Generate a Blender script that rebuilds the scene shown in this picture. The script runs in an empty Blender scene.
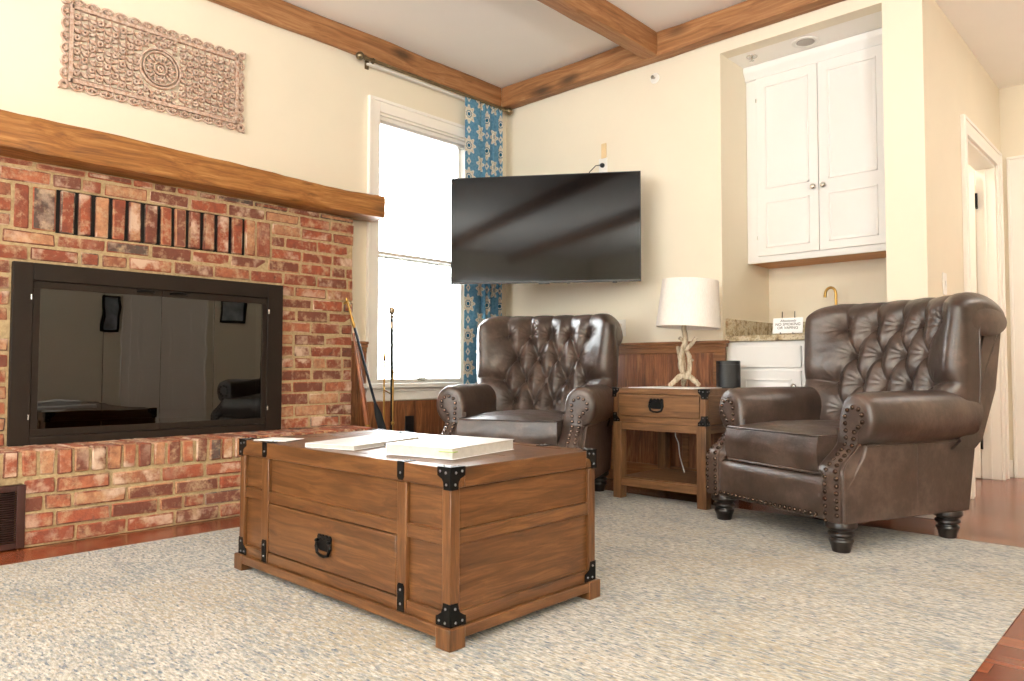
import bpy, bmesh, math, random
import numpy as np
from mathutils import Vector, Matrix, noise
random.seed(7)
PI = math.pi
sc = bpy.context.scene
COL = sc.collection
R = math.radians

# ---------------------------------------------------------------- mesh builder
class MB:
    def __init__(s):
        s.v = []; s.f = []; s.m = []; s.uv = None
    def add(s, vs, fs, mi=0):
        b = len(s.v); s.v += [tuple(p) for p in vs]
        for f in fs:
            s.f.append(tuple(b + i for i in f)); s.m.append(mi)
    def box(s, x0, x1, y0, y1, z0, z1, mi=0, M=None, jit=0):
        vs = [(x, y, z) for x in (x0, x1) for y in (y0, y1) for z in (z0, z1)]
        if jit: vs = [(a + random.uniform(-jit, jit), b + random.uniform(-jit, jit), c + random.uniform(-jit, jit)) for a, b, c in vs]
        if M is not None: vs = [tuple(M @ Vector(p)) for p in vs]
        s.add(vs, [(0, 1, 3, 2), (4, 6, 7, 5), (0, 4, 5, 1), (2, 3, 7, 6), (0, 2, 6, 4), (1, 5, 7, 3)], mi)
    def prism(s, poly, axis, a, b, mi=0, M=None):
        # poly: list of 2D points in the other two axes (in order x,y,z with axis removed)
        n = len(poly)
        def P(p, c):
            return {'x': (c, p[0], p[1]), 'y': (p[0], c, p[1]), 'z': (p[0], p[1], c)}[axis]
        vs = [P(p, a) for p in poly] + [P(p, b) for p in poly]
        if M is not None: vs = [tuple(M @ Vector(p)) for p in vs]
        fs = [tuple(range(n))[::-1], tuple(range(n, 2 * n))] + [(i, (i + 1) % n, n + (i + 1) % n, n + i) for i in range(n)]
        s.add(vs, fs, mi)
    def tube(s, pts, r, seg=10, mi=0, cap=True, closed=False):
        pts = [Vector(p) for p in pts]; n = len(pts)
        rs = r if isinstance(r, (list, tuple)) else [r] * n
        vs = []; prev = None
        for i, p in enumerate(pts):
            if closed: t = pts[(i + 1) % n] - pts[i - 1]
            else: t = (pts[min(i + 1, n - 1)] - pts[max(i - 1, 0)])
            t.normalize()
            if prev is None:
                a = Vector((0, 0, 1)) if abs(t.z) < .9 else Vector((1, 0, 0))
                u = t.cross(a).normalized()
            else:
                u = (prev - t * prev.dot(t)).normalized()
            prev = u; w = t.cross(u)
            for k in range(seg):
                an = 2 * PI * k / seg
                vs.append(p + (u * math.cos(an) + w * math.sin(an)) * rs[i])
        fs = []
        for i in range(n if closed else n - 1):
            j = (i + 1) % n
            for k in range(seg):
                l = (k + 1) % seg
                fs.append((i * seg + k, i * seg + l, j * seg + l, j * seg + k))
        if cap and not closed:
            fs.append(tuple(range(seg))[::-1]); fs.append(tuple((n - 1) * seg + k for k in range(seg)))
        s.add(vs, fs, mi)
    def lathe(s, prof, c=(0, 0, 0), seg=24, mi=0, M=None):
        # prof: (r, z) from bottom to top
        vs = []; n = len(prof)
        for r, z in prof:
            for k in range(seg):
                a = 2 * PI * k / seg
                vs.append(Vector((r * math.cos(a), r * math.sin(a), z)))
        if M is not None: vs = [M @ p for p in vs]
        vs = [p + Vector(c) for p in vs]
        fs = [(i * seg + k, i * seg + (k + 1) % seg, (i + 1) * seg + (k + 1) % seg, (i + 1) * seg + k) for i in range(n - 1) for k in range(seg)]
        fs.append(tuple(range(seg))[::-1]); fs.append(tuple((n - 1) * seg + k for k in range(seg)))
        s.add(vs, fs, mi)
    def grid(s, P, mi=0, flip=False):
        # P: rows of points
        nr = len(P); nc = len(P[0])
        vs = [p for row in P for p in row]
        fs = []
        for i in range(nr - 1):
            for j in range(nc - 1):
                q = (i * nc + j, i * nc + j + 1, (i + 1) * nc + j + 1, (i + 1) * nc + j)
                fs.append(q[::-1] if flip else q)
        s.add(vs, fs, mi)
    def dome(s, c, n, r, h=None, seg=8, mi=0):
        # small hemisphere stud at c pointing along n
        n = Vector(n).normalized(); h = h or r * .7
        a = Vector((0, 0, 1)) if abs(n.z) < .9 else Vector((1, 0, 0))
        u = n.cross(a).normalized(); w = n.cross(u)
        c = Vector(c); vs = []
        for k, (q, z) in enumerate(((1, -.15), (.95, .3), (.6, .82))):
            for i in range(seg):
                an = 2 * PI * i / seg
                vs.append(c + (u * math.cos(an) + w * math.sin(an)) * r * q + n * h * z)
        vs.append(c + n * h)
        fs = []
        for k in range(2):
            for i in range(seg):
                j = (i + 1) % seg
                fs.append((k * seg + i, k * seg + j, (k + 1) * seg + j, (k + 1) * seg + i))
        for i in range(seg): fs.append((2 * seg + i, 2 * seg + (i + 1) % seg, 3 * seg))
        s.add(vs, fs, mi)
    def build(s, name, mats, parent=None, bevel=0, bseg=2, smooth=True, ang=35, loc=None, sub=0, rot=None):
        me = bpy.data.meshes.new(name)
        me.from_pydata(s.v, [], s.f)
        if not isinstance(mats, (list, tuple)): mats = [mats]
        for m in mats: me.materials.append(m)
        me.polygons.foreach_set('material_index', s.m)
        bm = bmesh.new(); bm.from_mesh(me)
        bmesh.ops.recalc_face_normals(bm, faces=bm.faces); bm.to_mesh(me); bm.free()
        if smooth:
            me.polygons.foreach_set('use_smooth', [True] * len(me.polygons))
            me.set_sharp_from_angle(angle=R(ang))
        me.update()
        o = bpy.data.objects.new(name, me); COL.objects.link(o)
        if parent is not None: o.parent = parent
        if loc: o.location = loc
        if rot: o.rotation_euler = rot
        if bevel:
            b = o.modifiers.new('Bevel', 'BEVEL'); b.width = bevel; b.segments = bseg
            b.limit_method = 'ANGLE'; b.angle_limit = R(30); b.harden_normals = False
        if sub:
            b = o.modifiers.new('Sub', 'SUBSURF'); b.levels = sub; b.render_levels = sub
        return o

def each(name, mat, parent, boxes, bevel=0):
    for b in boxes:
        m = MB(); m.box(*[q for k in range(3) for q in sorted(b[2 * k:2 * k + 2])]); m.build(name, mat, parent, bevel=bevel)

def tag(o, label, cat, group=None):
    o['label'] = label; o['category'] = cat
    if group: o['group'] = group
    return o
def thing(name, label, cat, loc=(0, 0, 0), rz=0, group=None):
    o = bpy.data.objects.new(name, None); COL.objects.link(o)
    o.empty_display_size = .1; o.location = loc; o.rotation_euler = (0, 0, rz)
    return tag(o, label, cat, group)
def struct(o):
    o['kind'] = 'structure'; return o
def srgb(r, g, b):
    f = lambda c: (c / 255 / 12.92) if c / 255 <= .04045 else ((c / 255 + .055) / 1.055) ** 2.4
    return (f(r), f(g), f(b), 1)

# ---------------------------------------------------------------- materials
class NT:
    def __init__(s, name):
        s.mat = bpy.data.materials.new(name); s.mat.use_nodes = True
        s.nt = s.mat.node_tree; s.nt.nodes.clear()
        s.out = s.n('ShaderNodeOutputMaterial')
        s.tc = s.n('ShaderNodeTexCoord')
    def n(s, t, **k):
        x = s.nt.nodes.new(t)
        for a, b in k.items(): setattr(x, a, b)
        return x
    def set(s, sock, v):
        if isinstance(v, bpy.types.NodeSocket): s.nt.links.new(v, sock)
        elif v is not None: sock.default_value = v
    def math(s, op, a, b=None, c=None, clamp=False):
        x = s.n('ShaderNodeMath', operation=op, use_clamp=clamp)
        s.set(x.inputs[0], a)
        if b is not None: s.set(x.inputs[1], b)
        if c is not None: s.set(x.inputs[2], c)
        return x.outputs[0]
    def mapping(s, vec, scale=(1, 1, 1), loc=(0, 0, 0), rot=(0, 0, 0)):
        x = s.n('ShaderNodeMapping'); s.set(x.inputs[0], vec)
        x.inputs['Scale'].default_value = scale; x.inputs['Rotation'].default_value = rot
        s.set(x.inputs['Location'], loc); return x.outputs[0]
    def noise(s, vec, scale, detail=4, rough=.55, dist=0, col=False):
        x = s.n('ShaderNodeTexNoise'); s.set(x.inputs['Vector'], vec)
        x.inputs['Scale'].default_value = scale; x.inputs['Detail'].default_value = detail
        x.inputs['Roughness'].default_value = rough; x.inputs['Distortion'].default_value = dist
        return x.outputs['Color' if col else 'Fac']
    def voro(s, vec, scale, feature='F1', out='Distance', rnd=1):
        x = s.n('ShaderNodeTexVoronoi', feature=feature); s.set(x.inputs['Vector'], vec)
        x.inputs['Scale'].default_value = scale; x.inputs['Randomness'].default_value = rnd
        return x.outputs[out]
    def ramp(s, fac, stops, interp='LINEAR'):
        x = s.n('ShaderNodeValToRGB'); s.set(x.inputs[0], fac); cr = x.color_ramp; cr.interpolation = interp
        while len(cr.elements) < len(stops): cr.elements.new(.5)
        for e, (p, c) in zip(cr.elements, stops):
            e.position = p; e.color = c if isinstance(c, tuple) else (c, c, c, 1)
        return x.outputs[0]
    def mix(s, fac, a, b, mode='MIX'):
        x = s.n('ShaderNodeMix', data_type='RGBA', blend_type=mode)
        s.set(x.inputs[0], fac); s.set(x.inputs[6], a); s.set(x.inputs[7], b); return x.outputs[2]
    def bump(s, h, strength=.3, dist=.01, nrm=None):
        x = s.n('ShaderNodeBump'); x.inputs['Strength'].default_value = strength; x.inputs['Distance'].default_value = dist
        s.set(x.inputs['Height'], h)
        if nrm is not None: s.set(x.inputs['Normal'], nrm)
        return x.outputs[0]
    def bsdf(s, color, rough=.5, metal=0, normal=None, **k):
        x = s.n('ShaderNodeBsdfPrincipled'); s.set(x.inputs['Base Color'], color)
        s.set(x.inputs['Roughness'], rough); s.set(x.inputs['Metallic'], metal)
        if normal is not None: s.set(x.inputs['Normal'], normal)
        for a, b in k.items(): s.set(x.inputs[a.replace('_', ' ')], b)
        s.nt.links.new(x.outputs[0], s.out.inputs[0]); return x

def simple(name, col, rough=.5, metal=0, var=.06, scale=8, bump=0, bscale=200, **k):
    t = NT(name); c = srgb(*col)
    nz = t.noise(t.tc.outputs['Object'], scale, 3)
    d = tuple(x * (1 - var * 2) for x in c[:3]) + (1,)
    l = tuple(min(1, x * (1 + var)) for x in c[:3]) + (1,)
    colr = t.ramp(nz, [(.3, d), (.7, l)])
    nr = t.bump(t.noise(t.tc.outputs['Object'], bscale, 2), bump, .002) if bump else None
    t.bsdf(colr, rough, metal, nr, **k); return t.mat

def wood(name, axis, cols, rough=.42, scale=1, knots=True, dark=.6, island=False, bump=.12, contrast=1):
    """cols: dark, mid, light sRGB; axis = grain axis"""
    t = NT(name); v = t.tc.outputs['Object']
    if island:
        g = t.n('ShaderNodeNewGeometry'); x = t.n('ShaderNodeVectorMath', operation='SCALE')
        cmb = t.n('ShaderNodeCombineXYZ'); r = g.outputs['Random Per Island']
        t.set(cmb.inputs[0], t.math('MULTIPLY', r, 7.3)); t.set(cmb.inputs[1], t.math('MULTIPLY', r, 13.1)); t.set(cmb.inputs[2], t.math('MULTIPLY', r, 5.7))
        a = t.n('ShaderNodeVectorMath', operation='ADD'); t.set(a.inputs[0], v); t.set(a.inputs[1], cmb.outputs[0]); v = a.outputs[0]
    sc_ = {'x': (1.0, 14, 14), 'y': (14, 1.0, 14), 'z': (14, 14, 1.0)}[axis]
    sk = {'x': (2.2, 6, 6), 'y': (6, 2.2, 6), 'z': (6, 6, 2.2)}[axis]
    w = t.noise(v, 2.5 * scale, 2, col=True)
    mp = t.mapping(v, tuple(q * scale for q in sc_))
    a = t.n('ShaderNodeVectorMath', operation='MULTIPLY_ADD'); t.set(a.inputs[0], w); a.inputs[1].default_value = (.55, .55, .55); t.set(a.inputs[2], mp)
    g1 = t.noise(a.outputs[0], 2.6, 7, .66, 1.1)
    g2 = t.noise(t.mapping(v, tuple(q * 7 * scale for q in sc_)), 1, 4, .7)
    f = t.math('ADD', t.math('MULTIPLY', g1, .75 * contrast), t.math('MULTIPLY', g2, .25))
    f = t.math('ADD', f, (1 - .75 * contrast - .25) * .5)
    c = t.ramp(f, [(.30, srgb(*cols[0])), (.50, srgb(*cols[1])), (.70, srgb(*cols[2]))])
    if knots:
        kd = t.voro(t.mapping(v, tuple(q * scale for q in sk)), 1.1)
        km = t.ramp(kd, [(.05, 1.), (.12, .6), (.22, 0.)])
        c = t.mix(t.math('MULTIPLY', km, dark), c, srgb(*[q * .45 for q in cols[0]]))
    nr = t.bump(f, bump, .004)
    t.bsdf(c, rough, 0, nr); return t.mat

PINE = ((54, 32, 14), (92, 58, 30), (126, 86, 50))
pine = {a: wood('pine_' + a, a, PINE, .30) for a in 'xyz'}
TABLE = ((72, 48, 28), (112, 78, 49), (142, 104, 70))
tab = {a: wood('tablewood_' + a, a, TABLE, .4) for a in 'xyz'}
BEAM = ((104, 66, 34), (152, 104, 64), (184, 138, 94))
beamw = {a: wood('beamwood_' + a, a, BEAM, .6, .7, dark=.8, bump=.3) for a in 'xy'}
mantelw = wood('mantelwood', 'y', ((78, 44, 16), (146, 94, 42), (190, 138, 80)), .5, .9, dark=.9, bump=.5)
wains = wood('wainscotwood', 'z', ((62, 36, 21), (128, 78, 48), (176, 124, 82)), .42, 1.1, island=True, dark=.7)
wainsh = wood('wainscotrail', 'x', ((84, 52, 30), (132, 88, 54), (158, 112, 72)), .38, 1)
cabwood = wood('cabinetunderside', 'x', ((150, 92, 34), (190, 126, 54), (206, 146, 76)), .5, 1, knots=False)
stickw = wood('stickwood', 'z', ((84, 42, 20), (126, 70, 36), (156, 96, 54)), .3, 2, knots=False)

wallm = simple('wallpaint', (234, 225, 205), .75, var=.015, scale=2, bump=.05, bscale=350)
ceilm = simple('ceilingpaint', (248, 245, 240), .85, var=.01, scale=2)
trimm = simple('trimpaint', (246, 242, 234), .4, var=.01, scale=3)
cabm = simple('cabinetpaint', (232, 231, 229), .38, var=.01, scale=3)
plast = simple('whiteplastic', (236, 234, 228), .35, var=.01)
blackm = simple('blackiron', (18, 17, 17), .45, .7, var=.15, scale=40, bump=.1)
studm = simple('steelstud', (120, 120, 122), .3, .9)
nailm = simple('nailhead', (92, 74, 64), .22, .9, var=.2, scale=60)
brassm = simple('brass', (170, 135, 72), .3, .95, var=.1, scale=20)
bronzem = simple('bronzerod', (132, 116, 90), .35, .9, var=.1, scale=20)
chromem = simple('nickel', (190, 186, 178), .25, .95)
bronzef = simple('firedoormetal', (32, 22, 14), .6, .0, var=.08, scale=6, bump=.03, Specular_IOR_Level=.25)
darkleg = simple('turnedleg', (34, 27, 24), .3, 0, var=.2, scale=12)
blackp = simple('blackplastic', (16, 16, 18), .4, var=.1)
speakm = simple('speakergrille', (20, 21, 24), .45, 0, var=.1, bump=.3, bscale=900)
paperm = simple('paper', (244, 245, 247), .5, var=.01)
pagem = simple('bookpages', (196, 193, 188), .7, var=.05, scale=60)
coverm = simple('bookcover', (244, 246, 249), .3, var=.03, scale=9)
redm = simple('bookspine', (196, 60, 84), .4)
greenm = simple('bookmark', (150, 180, 90), .5)
shadem = NT('lampshade'); 
_f = shadem.noise(shadem.mapping(shadem.tc.outputs['Object'], (300, 300, 40)), 1, 2)
_p = shadem.bsdf(shadem.ramp(_f, [(.3, srgb(238, 233, 226)), (.7, srgb(248, 245, 240))]), .8, 0, shadem.bump(_f, .15, .001), Transmission_Weight=0.0, Subsurface_Weight=0.0)
shadem = shadem.mat
branchm = NT('branch')
_v = branchm.mapping(branchm.tc.outputs['Object'], (60, 60, 14)); _f = branchm.noise(_v, 1, 5, .65)
branchm.bsdf(branchm.ramp(_f, [(.3, srgb(120, 104, 84)), (.5, srgb(178, 164, 142)), (.7, srgb(212, 200, 180))]), .8, 0, branchm.bump(_f, .6, .006)); branchm = branchm.mat

def leather():
    t = NT('brown_leather'); v = t.tc.outputs['Object']
    big = t.noise(v, 4.5, 4, .6); fine = t.noise(v, 26, 5, .65)
    f = t.math('ADD', t.math('MULTIPLY', big, .65), t.math('MULTIPLY', fine, .35))
    c = t.ramp(f, [(.32, srgb(40, 30, 25)), (.5, srgb(64, 50, 43)), (.68, srgb(96, 79, 70))])
    h1 = t.voro(v, 260, 'DISTANCE_TO_EDGE'); h2 = t.noise(v, 30, 4, .6)
    n1 = t.bump(h1, .12, .0012); n2 = t.bump(h2, .25, .006, n1)
    r = t.ramp(fine, [(.3, .31), (.7, .44)])
    t.bsdf(c, r, 0, n2, Specular_IOR_Level=.65); return t.mat
leath = leather()

def brick():
    t = NT('old_brick'); v = t.tc.outputs['Object']
    g = t.n('ShaderNodeNewGeometry'); r = g.outputs['Random Per Island']
    base = t.ramp(r, [(0., srgb(142, 70, 46)), (.16, srgb(166, 84, 54)), (.30, srgb(116, 62, 46)), (.42, srgb(178, 104, 72)), (.54, srgb(150, 74, 50)), (.66, srgb(192, 138, 100)), (.78, srgb(122, 70, 54)), (.88, srgb(164, 104, 74)), (.955, srgb(74, 70, 66))], 'CONSTANT')
    n1 = t.noise(v, 28, 5, .65); n2 = t.noise(v, 9, 4, .6); n3 = t.noise(t.mapping(v, (1, 1, 1), (5, 3, 1)), 15, 5, .7)
    c = t.mix(t.ramp(n1, [(.35, 0.), (.65, .55)]), base, srgb(96, 44, 36))
    c = t.mix(t.ramp(n3, [(.50, 0.), (.66, .65)]), c, srgb(200, 172, 136))
    r2 = t.math('FRACT', t.math('MULTIPLY', r, 17.31))
    chal = t.math('MULTIPLY', t.ramp(n2, [(.5, 0.), (.62, .9)]), t.ramp(r2, [(.35, 0.), (.8, 1.)]))
    c = t.mix(chal, c, srgb(214, 186, 164))
    c = t.mix(t.math('MULTIPLY', t.ramp(n1, [(.62, 0.), (.7, 1.)]), t.ramp(r2, [(.0, .8), (.25, 0.)])), c, srgb(60, 48, 46))
    c = t.mix(.12, c, srgb(120, 92, 70))
    t.bsdf(c, .85, 0, t.bump(t.math('ADD', n1, t.noise(v, 120, 3)), .7, .006)); return t.mat
brickm = brick()
mortm = NT('mortar'); _n = mortm.noise(mortm.tc.outputs['Object'], 60, 5, .7)
mortm.bsdf(mortm.ramp(_n, [(.3, srgb(150, 128, 92)), (.7, srgb(190, 168, 130))]), .9, 0, mortm.bump(_n, .7, .006)); mortm = mortm.mat
soot_shade = simple('soot_and_shade', (30, 27, 25), .9, var=.3, scale=10)  # soot in the firebox, painted shade behind the brick slots

def rugmat():
    t = NT('woven_rug'); v = t.tc.outputs['Object']
    st = t.mapping(v, (44, 130, 40)); s2 = t.mapping(v, (24, 74, 24), (3, 7, 0))
    big = t.noise(v, 1.3, 4, .6); blot = t.noise(t.mapping(v, (3, 6, 3)), 1, 4, .65)
    a = t.noise(st, 1, 3, .6); b = t.noise(s2, 1, 4, .65); e = t.noise(t.mapping(v, (38, 115, 30), (9, 2, 4)), 1, 3, .6)
    c = t.ramp(a, [(.34, srgb(140, 134, 122)), (.52, srgb(174, 169, 159)), (.68, srgb(200, 196, 188))])
    mb = t.math('ADD', t.math('MULTIPLY', blot, .35), t.math('MULTIPLY', b, .65))
    c = t.mix(t.ramp(mb, [(.48, 0.), (.62, .85)]), c, srgb(104, 114, 120))
    c = t.mix(t.ramp(e, [(.545, 0.), (.65, .9)]), c, srgb(64, 84, 104))
    tn = t.math('ADD', t.math('MULTIPLY', big, .4), t.math('MULTIPLY', t.noise(t.mapping(v, (30, 90, 20), (1, 5, 2)), 1, 3), .6))
    c = t.mix(t.ramp(tn, [(.50, 0.), (.62, .75)]), c, srgb(152, 136, 106))
    h = t.math('ADD', t.noise(t.mapping(v, (90, 220, 90)), 1, 2), t.math('MULTIPLY', t.noise(v, 30, 3), .5))
    t.bsdf(c, .95, 0, t.bump(h, .6, .006), Sheen_Weight=.15); return t.mat
rugm = rugmat()

def floormat():
    t = NT('cherry_floor'); v = t.tc.outputs['Object']
    bt = t.n('ShaderNodeTexBrick'); t.set(bt.inputs['Vector'], v); bt.offset = .37; bt.offset_frequency = 2
    for k, q in dict(Scale=1., Mortar_Size=.0012, Brick_Width=1.1, Row_Height=.083, Bias=0).items(): bt.inputs[k.replace('_', ' ')].default_value = q
    bt.inputs['Color1'].default_value = (0, 0, 0, 1); bt.inputs['Color2'].default_value = (1, 1, 1, 1); bt.inputs['Mortar'].default_value = (.5, .5, .5, 1)
    bt.inputs['Mortar Smooth'].default_value = .1
    pl = t.ramp(bt.outputs['Color'], [(0., srgb(92, 40, 23)), (.5, srgb(118, 56, 33)), (1., srgb(142, 76, 46))])
    gr = t.noise(t.mapping(v, (3, 45, 3)), 1, 5, .6)
    c = t.mix(t.ramp(gr, [(.35, .35), (.6, 0.)]), pl, srgb(84, 36, 20))
    c = t.mix(bt.outputs['Fac'], c, srgb(46, 20, 12))
    t.bsdf(c, .22, 0, t.bump(bt.outputs['Fac'], -.15, .002)); return t.mat
floorm = floormat()

def granite():
    t = NT('granite'); v = t.tc.outputs['Object']
    a = t.noise(v, 22, 6, .7); b = t.voro(v, 70); 
    c = t.ramp(a, [(.3, srgb(96, 82, 62)), (.45, srgb(168, 150, 118)), (.55, srgb(204, 192, 166)), (.7, srgb(140, 128, 106))])
    c = t.mix(t.ramp(b, [(.12, .7), (.3, 0.)]), c, srgb(60, 52, 44))
    t.bsdf(c, .2); return t.mat
gran = granite()

def curtain_mat():
    t = NT('curtain_fabric'); uv = t.n('ShaderNodeUVMap'); sp = t.n('ShaderNodeSeparateXYZ'); t.set(sp.inputs[0], uv.outputs[0])
    U = t.math('DIVIDE', sp.outputs[0], .128); V = t.math('DIVIDE', t.math('ADD', sp.outputs[1], .06), .235)
    col = t.math('FLOOR', U); odd = t.math('MODULO', col, 2.)
    V = t.math('ADD', V, t.math('MULTIPLY', odd, .5))
    f = t.math('MULTIPLY', t.math('SUBTRACT', t.math('FRACT', U), .5), .128)
    g0 = t.math('SUBTRACT', t.math('FRACT', V), .5)
    g = t.math('MULTIPLY', g0, .235 * .86)
    r = t.math('SQRT', t.math('ADD', t.math('MULTIPLY', f, f), t.math('MULTIPLY', g, g)))
    th = t.math('ARCTAN2', g, f)
    rad = t.math('ADD', .053, t.math('MULTIPLY', t.math('COSINE', t.math('MULTIPLY', th, 8.)), .011))
    med = t.math('LESS_THAN', r, rad)
    ring = t.math('MULTIPLY', t.math('GREATER_THAN', r, .019), t.math('LESS_THAN', r, .024))
    cen = t.math('LESS_THAN', r, .012)
    hol = t.math('MULTIPLY', t.math('GREATER_THAN', r, t.math('SUBTRACT', rad, .020)), t.math('LESS_THAN', r, t.math('SUBTRACT', rad, .014)))
    g2 = t.math('MULTIPLY', t.math('SUBTRACT', .5, t.math('ABSOLUTE', g0)), .235)
    dd = t.math('ADD', t.math('DIVIDE', t.math('ABSOLUTE', f), .020), t.math('DIVIDE', g2, .032))
    dia = t.math('MULTIPLY', t.math('LESS_THAN', dd, 1.), t.math('GREATER_THAN', dd, .35))
    wv = t.noise(t.tc.outputs['Object'], 60, 3)
    blue = t.ramp(wv, [(.3, srgb(104, 164, 200)), (.7, srgb(142, 194, 222))])
    c = t.mix(med, blue, srgb(252, 248, 240)); c = t.mix(hol, c, srgb(228, 210, 184)); c = t.mix(ring, c, srgb(90, 150, 180)); c = t.mix(cen, c, srgb(52, 124, 160))
    c = t.mix(dia, c, srgb(250, 246, 236))
    b = t.bsdf(c, .9, 0, t.bump(t.noise(t.tc.outputs['Object'], 900, 2), .2, .001))
    tl = t.n('ShaderNodeBsdfTranslucent'); t.set(tl.inputs[0], c); mx = t.n('ShaderNodeMixShader'); mx.inputs[0].default_value = .55
    t.nt.links.new(b.outputs[0], mx.inputs[1]); t.nt.links.new(tl.outputs[0], mx.inputs[2]); t.nt.links.new(mx.outputs[0], t.out.inputs[0])
    return t.mat
curtm = curtain_mat()

t = NT('outdoor_window_glass')
_p = t.bsdf((1, 1, 1, 1), .0, 0, None, Transmission_Weight=1., IOR=1.02); winglass = t.mat
def tinted():
    t = NT('smoked_glass'); tr = t.n('ShaderNodeBsdfTransparent'); tr.inputs[0].default_value = (.20, .20, .20, 1)
    gl = t.n('ShaderNodeBsdfGlossy'); gl.inputs['Roughness'].default_value = .012; gl.inputs[0].default_value = (.9, .92, .9, 1)
    fr = t.n('ShaderNodeFresnel'); fr.inputs[0].default_value = 1.9
    nz = t.noise(t.tc.outputs['Object'], 3, 2); b = t.bump(nz, .08, .01); t.set(gl.inputs['Normal'], b)
    mx = t.n('ShaderNodeMixShader'); t.set(mx.inputs[0], fr.outputs[0]); t.nt.links.new(tr.outputs[0], mx.inputs[1]); t.nt.links.new(gl.outputs[0], mx.inputs[2])
    t.nt.links.new(mx.outputs[0], t.out.inputs[0]); return t.mat
smoked = tinted()
t = NT('tv_screen'); t.bsdf(srgb(10, 10, 12), .07, 0, None, Specular_IOR_Level=.22); tvm = t.mat
def carved():
    t = NT('whitewashed_carving'); v = t.tc.outputs['Object']; n = t.noise(v, 50, 5, .7)
    t.bsdf(t.ramp(n, [(.35, srgb(164, 128, 104)), (.5, srgb(194, 166, 148)), (.65, srgb(216, 198, 184))]), .8, 0, t.bump(n, .5, .003)); return t.mat
carvm = carved()
artm = simple('picture_print', (150, 160, 170), .5, var=.3, scale=7)
# ---------------------------------------------------------------- room
XL, YB, ZC = -4.006, 4.2, 2.963
XN0, XN1, XP = -2.155, -1.212, -1.017       # niche sides, pier outer side
XR, YR, YH, ZH = 2.3, -5.0, 6.2, 2.77        # right wall, rear wall, hall end, hall ceiling
def slab(name, mat, *boxes, bevel=0):
    m = MB()
    for b in boxes: m.box(*b)
    return struct(m.build(name, mat, bevel=bevel, smooth=False))
slab('floor', floorm, (XL - .1, XR + .1, YR - .1, YH + .1, -.1, 0))
slab('ceiling', ceilm, (XL - .1, XR + .1, YR - .1, YB, ZC, ZC + .1), (XP - .2, XR + .1, YB, YH + .1, ZH, ZH + .1))
WY0, WY1, WZ0, WZ1 = 2.955, 3.80, .655, 2.48
slab('wall_left', wallm, (XL - .12, XL, YR - .1, WY0, 0, ZC), (XL - .12, XL, WY1, YB + .1, 0, ZC), (XL - .12, XL, WY0, WY1, 0, WZ0), (XL - .12, XL, WY0, WY1, WZ1, ZC))
slab('wall_back', wallm, (XL - .1, XN0, YB, YB + .1, 0, ZC), (XN0, XN1, YB, YB + .1, 2.73, ZC), (XN1, XP, YB, YB + .72, 0, ZC),
     (XN0 - .1, XN0, YB + .1, 4.974, 0, 2.83), (XN0, XN1, 4.874, 4.974, 0, 2.83), (XP, XR, YB, YB + .1, ZH + .001, ZC))
slab('ceiling_niche', ceilm, (XN0, XN1, YB + .1, 4.874, 2.73, 2.83))
HD0, HD1, HDZ = 5.085, 6.0, 2.175
slab('wall_hall', wallm, (XP - .1, XP, YB + .72, HD0, 0, ZH), (XP - .1, XP, HD1, YH, 0, ZH), (XP - .1, XP, HD0, HD1, HDZ, ZH),
     (-2.6, XP - .1, YH - .05, YH, 0, ZH), (-2.7, -2.6, 5.0, YH, 0, ZH), (-2.7, XP - .1, 4.98, 5.03, 0, ZH))
slab('ceiling_closet', ceilm, (-2.7, XP - .2, 4.98, YH, ZH, ZH + .1))
slab('wall_end', wallm, (XP - .1, XR + .1, YH, YH + .1, 0, ZH))
# right wall (seen only as a reflection) and rear wall with two windows
slab('wall_right', wallm, (XR, XR + .1, YR - .1, YH + .1, 0, ZC))
RW = [(-3.2, -1.7), (-.5, 1.3)]
b = []; x = XL - .1
for a, c in RW:
    b.append((x, a, YR - .1, YR, 0, ZC)); b.append((a, c, YR - .1, YR, 0, .7)); b.append((a, c, YR - .1, YR, 2.45, ZC)); x = c
b.append((x, XR + .1, YR - .1, YR, 0, ZC)); slab('wall_rear', wallm, *b)

# hall door openings
def casing(m, axis, pos, a0, a1, z1, w=.1, th=.018, sgn=1):
    """stepped casing around an opening on plane axis=pos"""
    def bx(u0, u1, v0, v1, t):
        q = sorted((pos, pos + sgn * t))
        if axis == 'x': m.box(q[0], q[1], u0, u1, v0, v1)
        else: m.box(u0, u1, q[0], q[1], v0, v1)
    e_ = .002
    bx(a0 - w + e_, a0, 0, z1 + w - e_, th); bx(a1, a1 + w - e_, 0, z1 + w - e_, th); bx(a0 + 1e-4, a1 - 1e-4, z1, z1 + w - e_, th)
    bx(a0 - w, a0 - w + .02, 0, z1 + w - .02, th + .008); bx(a1 + w - .02, a1 + w, 0, z1 + w - .02, th + .008); bx(a0 - w, a1 + w, z1 + w - .02, z1 + w, th + .008)
m = MB(); casing(m, 'x', XP, HD0, HD1, HDZ, .098)
m.box(XP - .12, XP, HD0, HD0 + .018, 0, HDZ); m.box(XP - .12, XP, HD1 - .018, HD1, 0, HDZ); m.box(XP - .12, XP, HD0, HD1, HDZ - .018, HDZ)
m.box(XP - .07, XP - .055, HD0 + .018, HD0 + .03, 0, HDZ - .03); m.box(XP - .07, XP - .055, HD1 - .03, HD1 - .018, 0, HDZ - .018)
struct(m.build('trim_1', trimm, bevel=.003))
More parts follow.
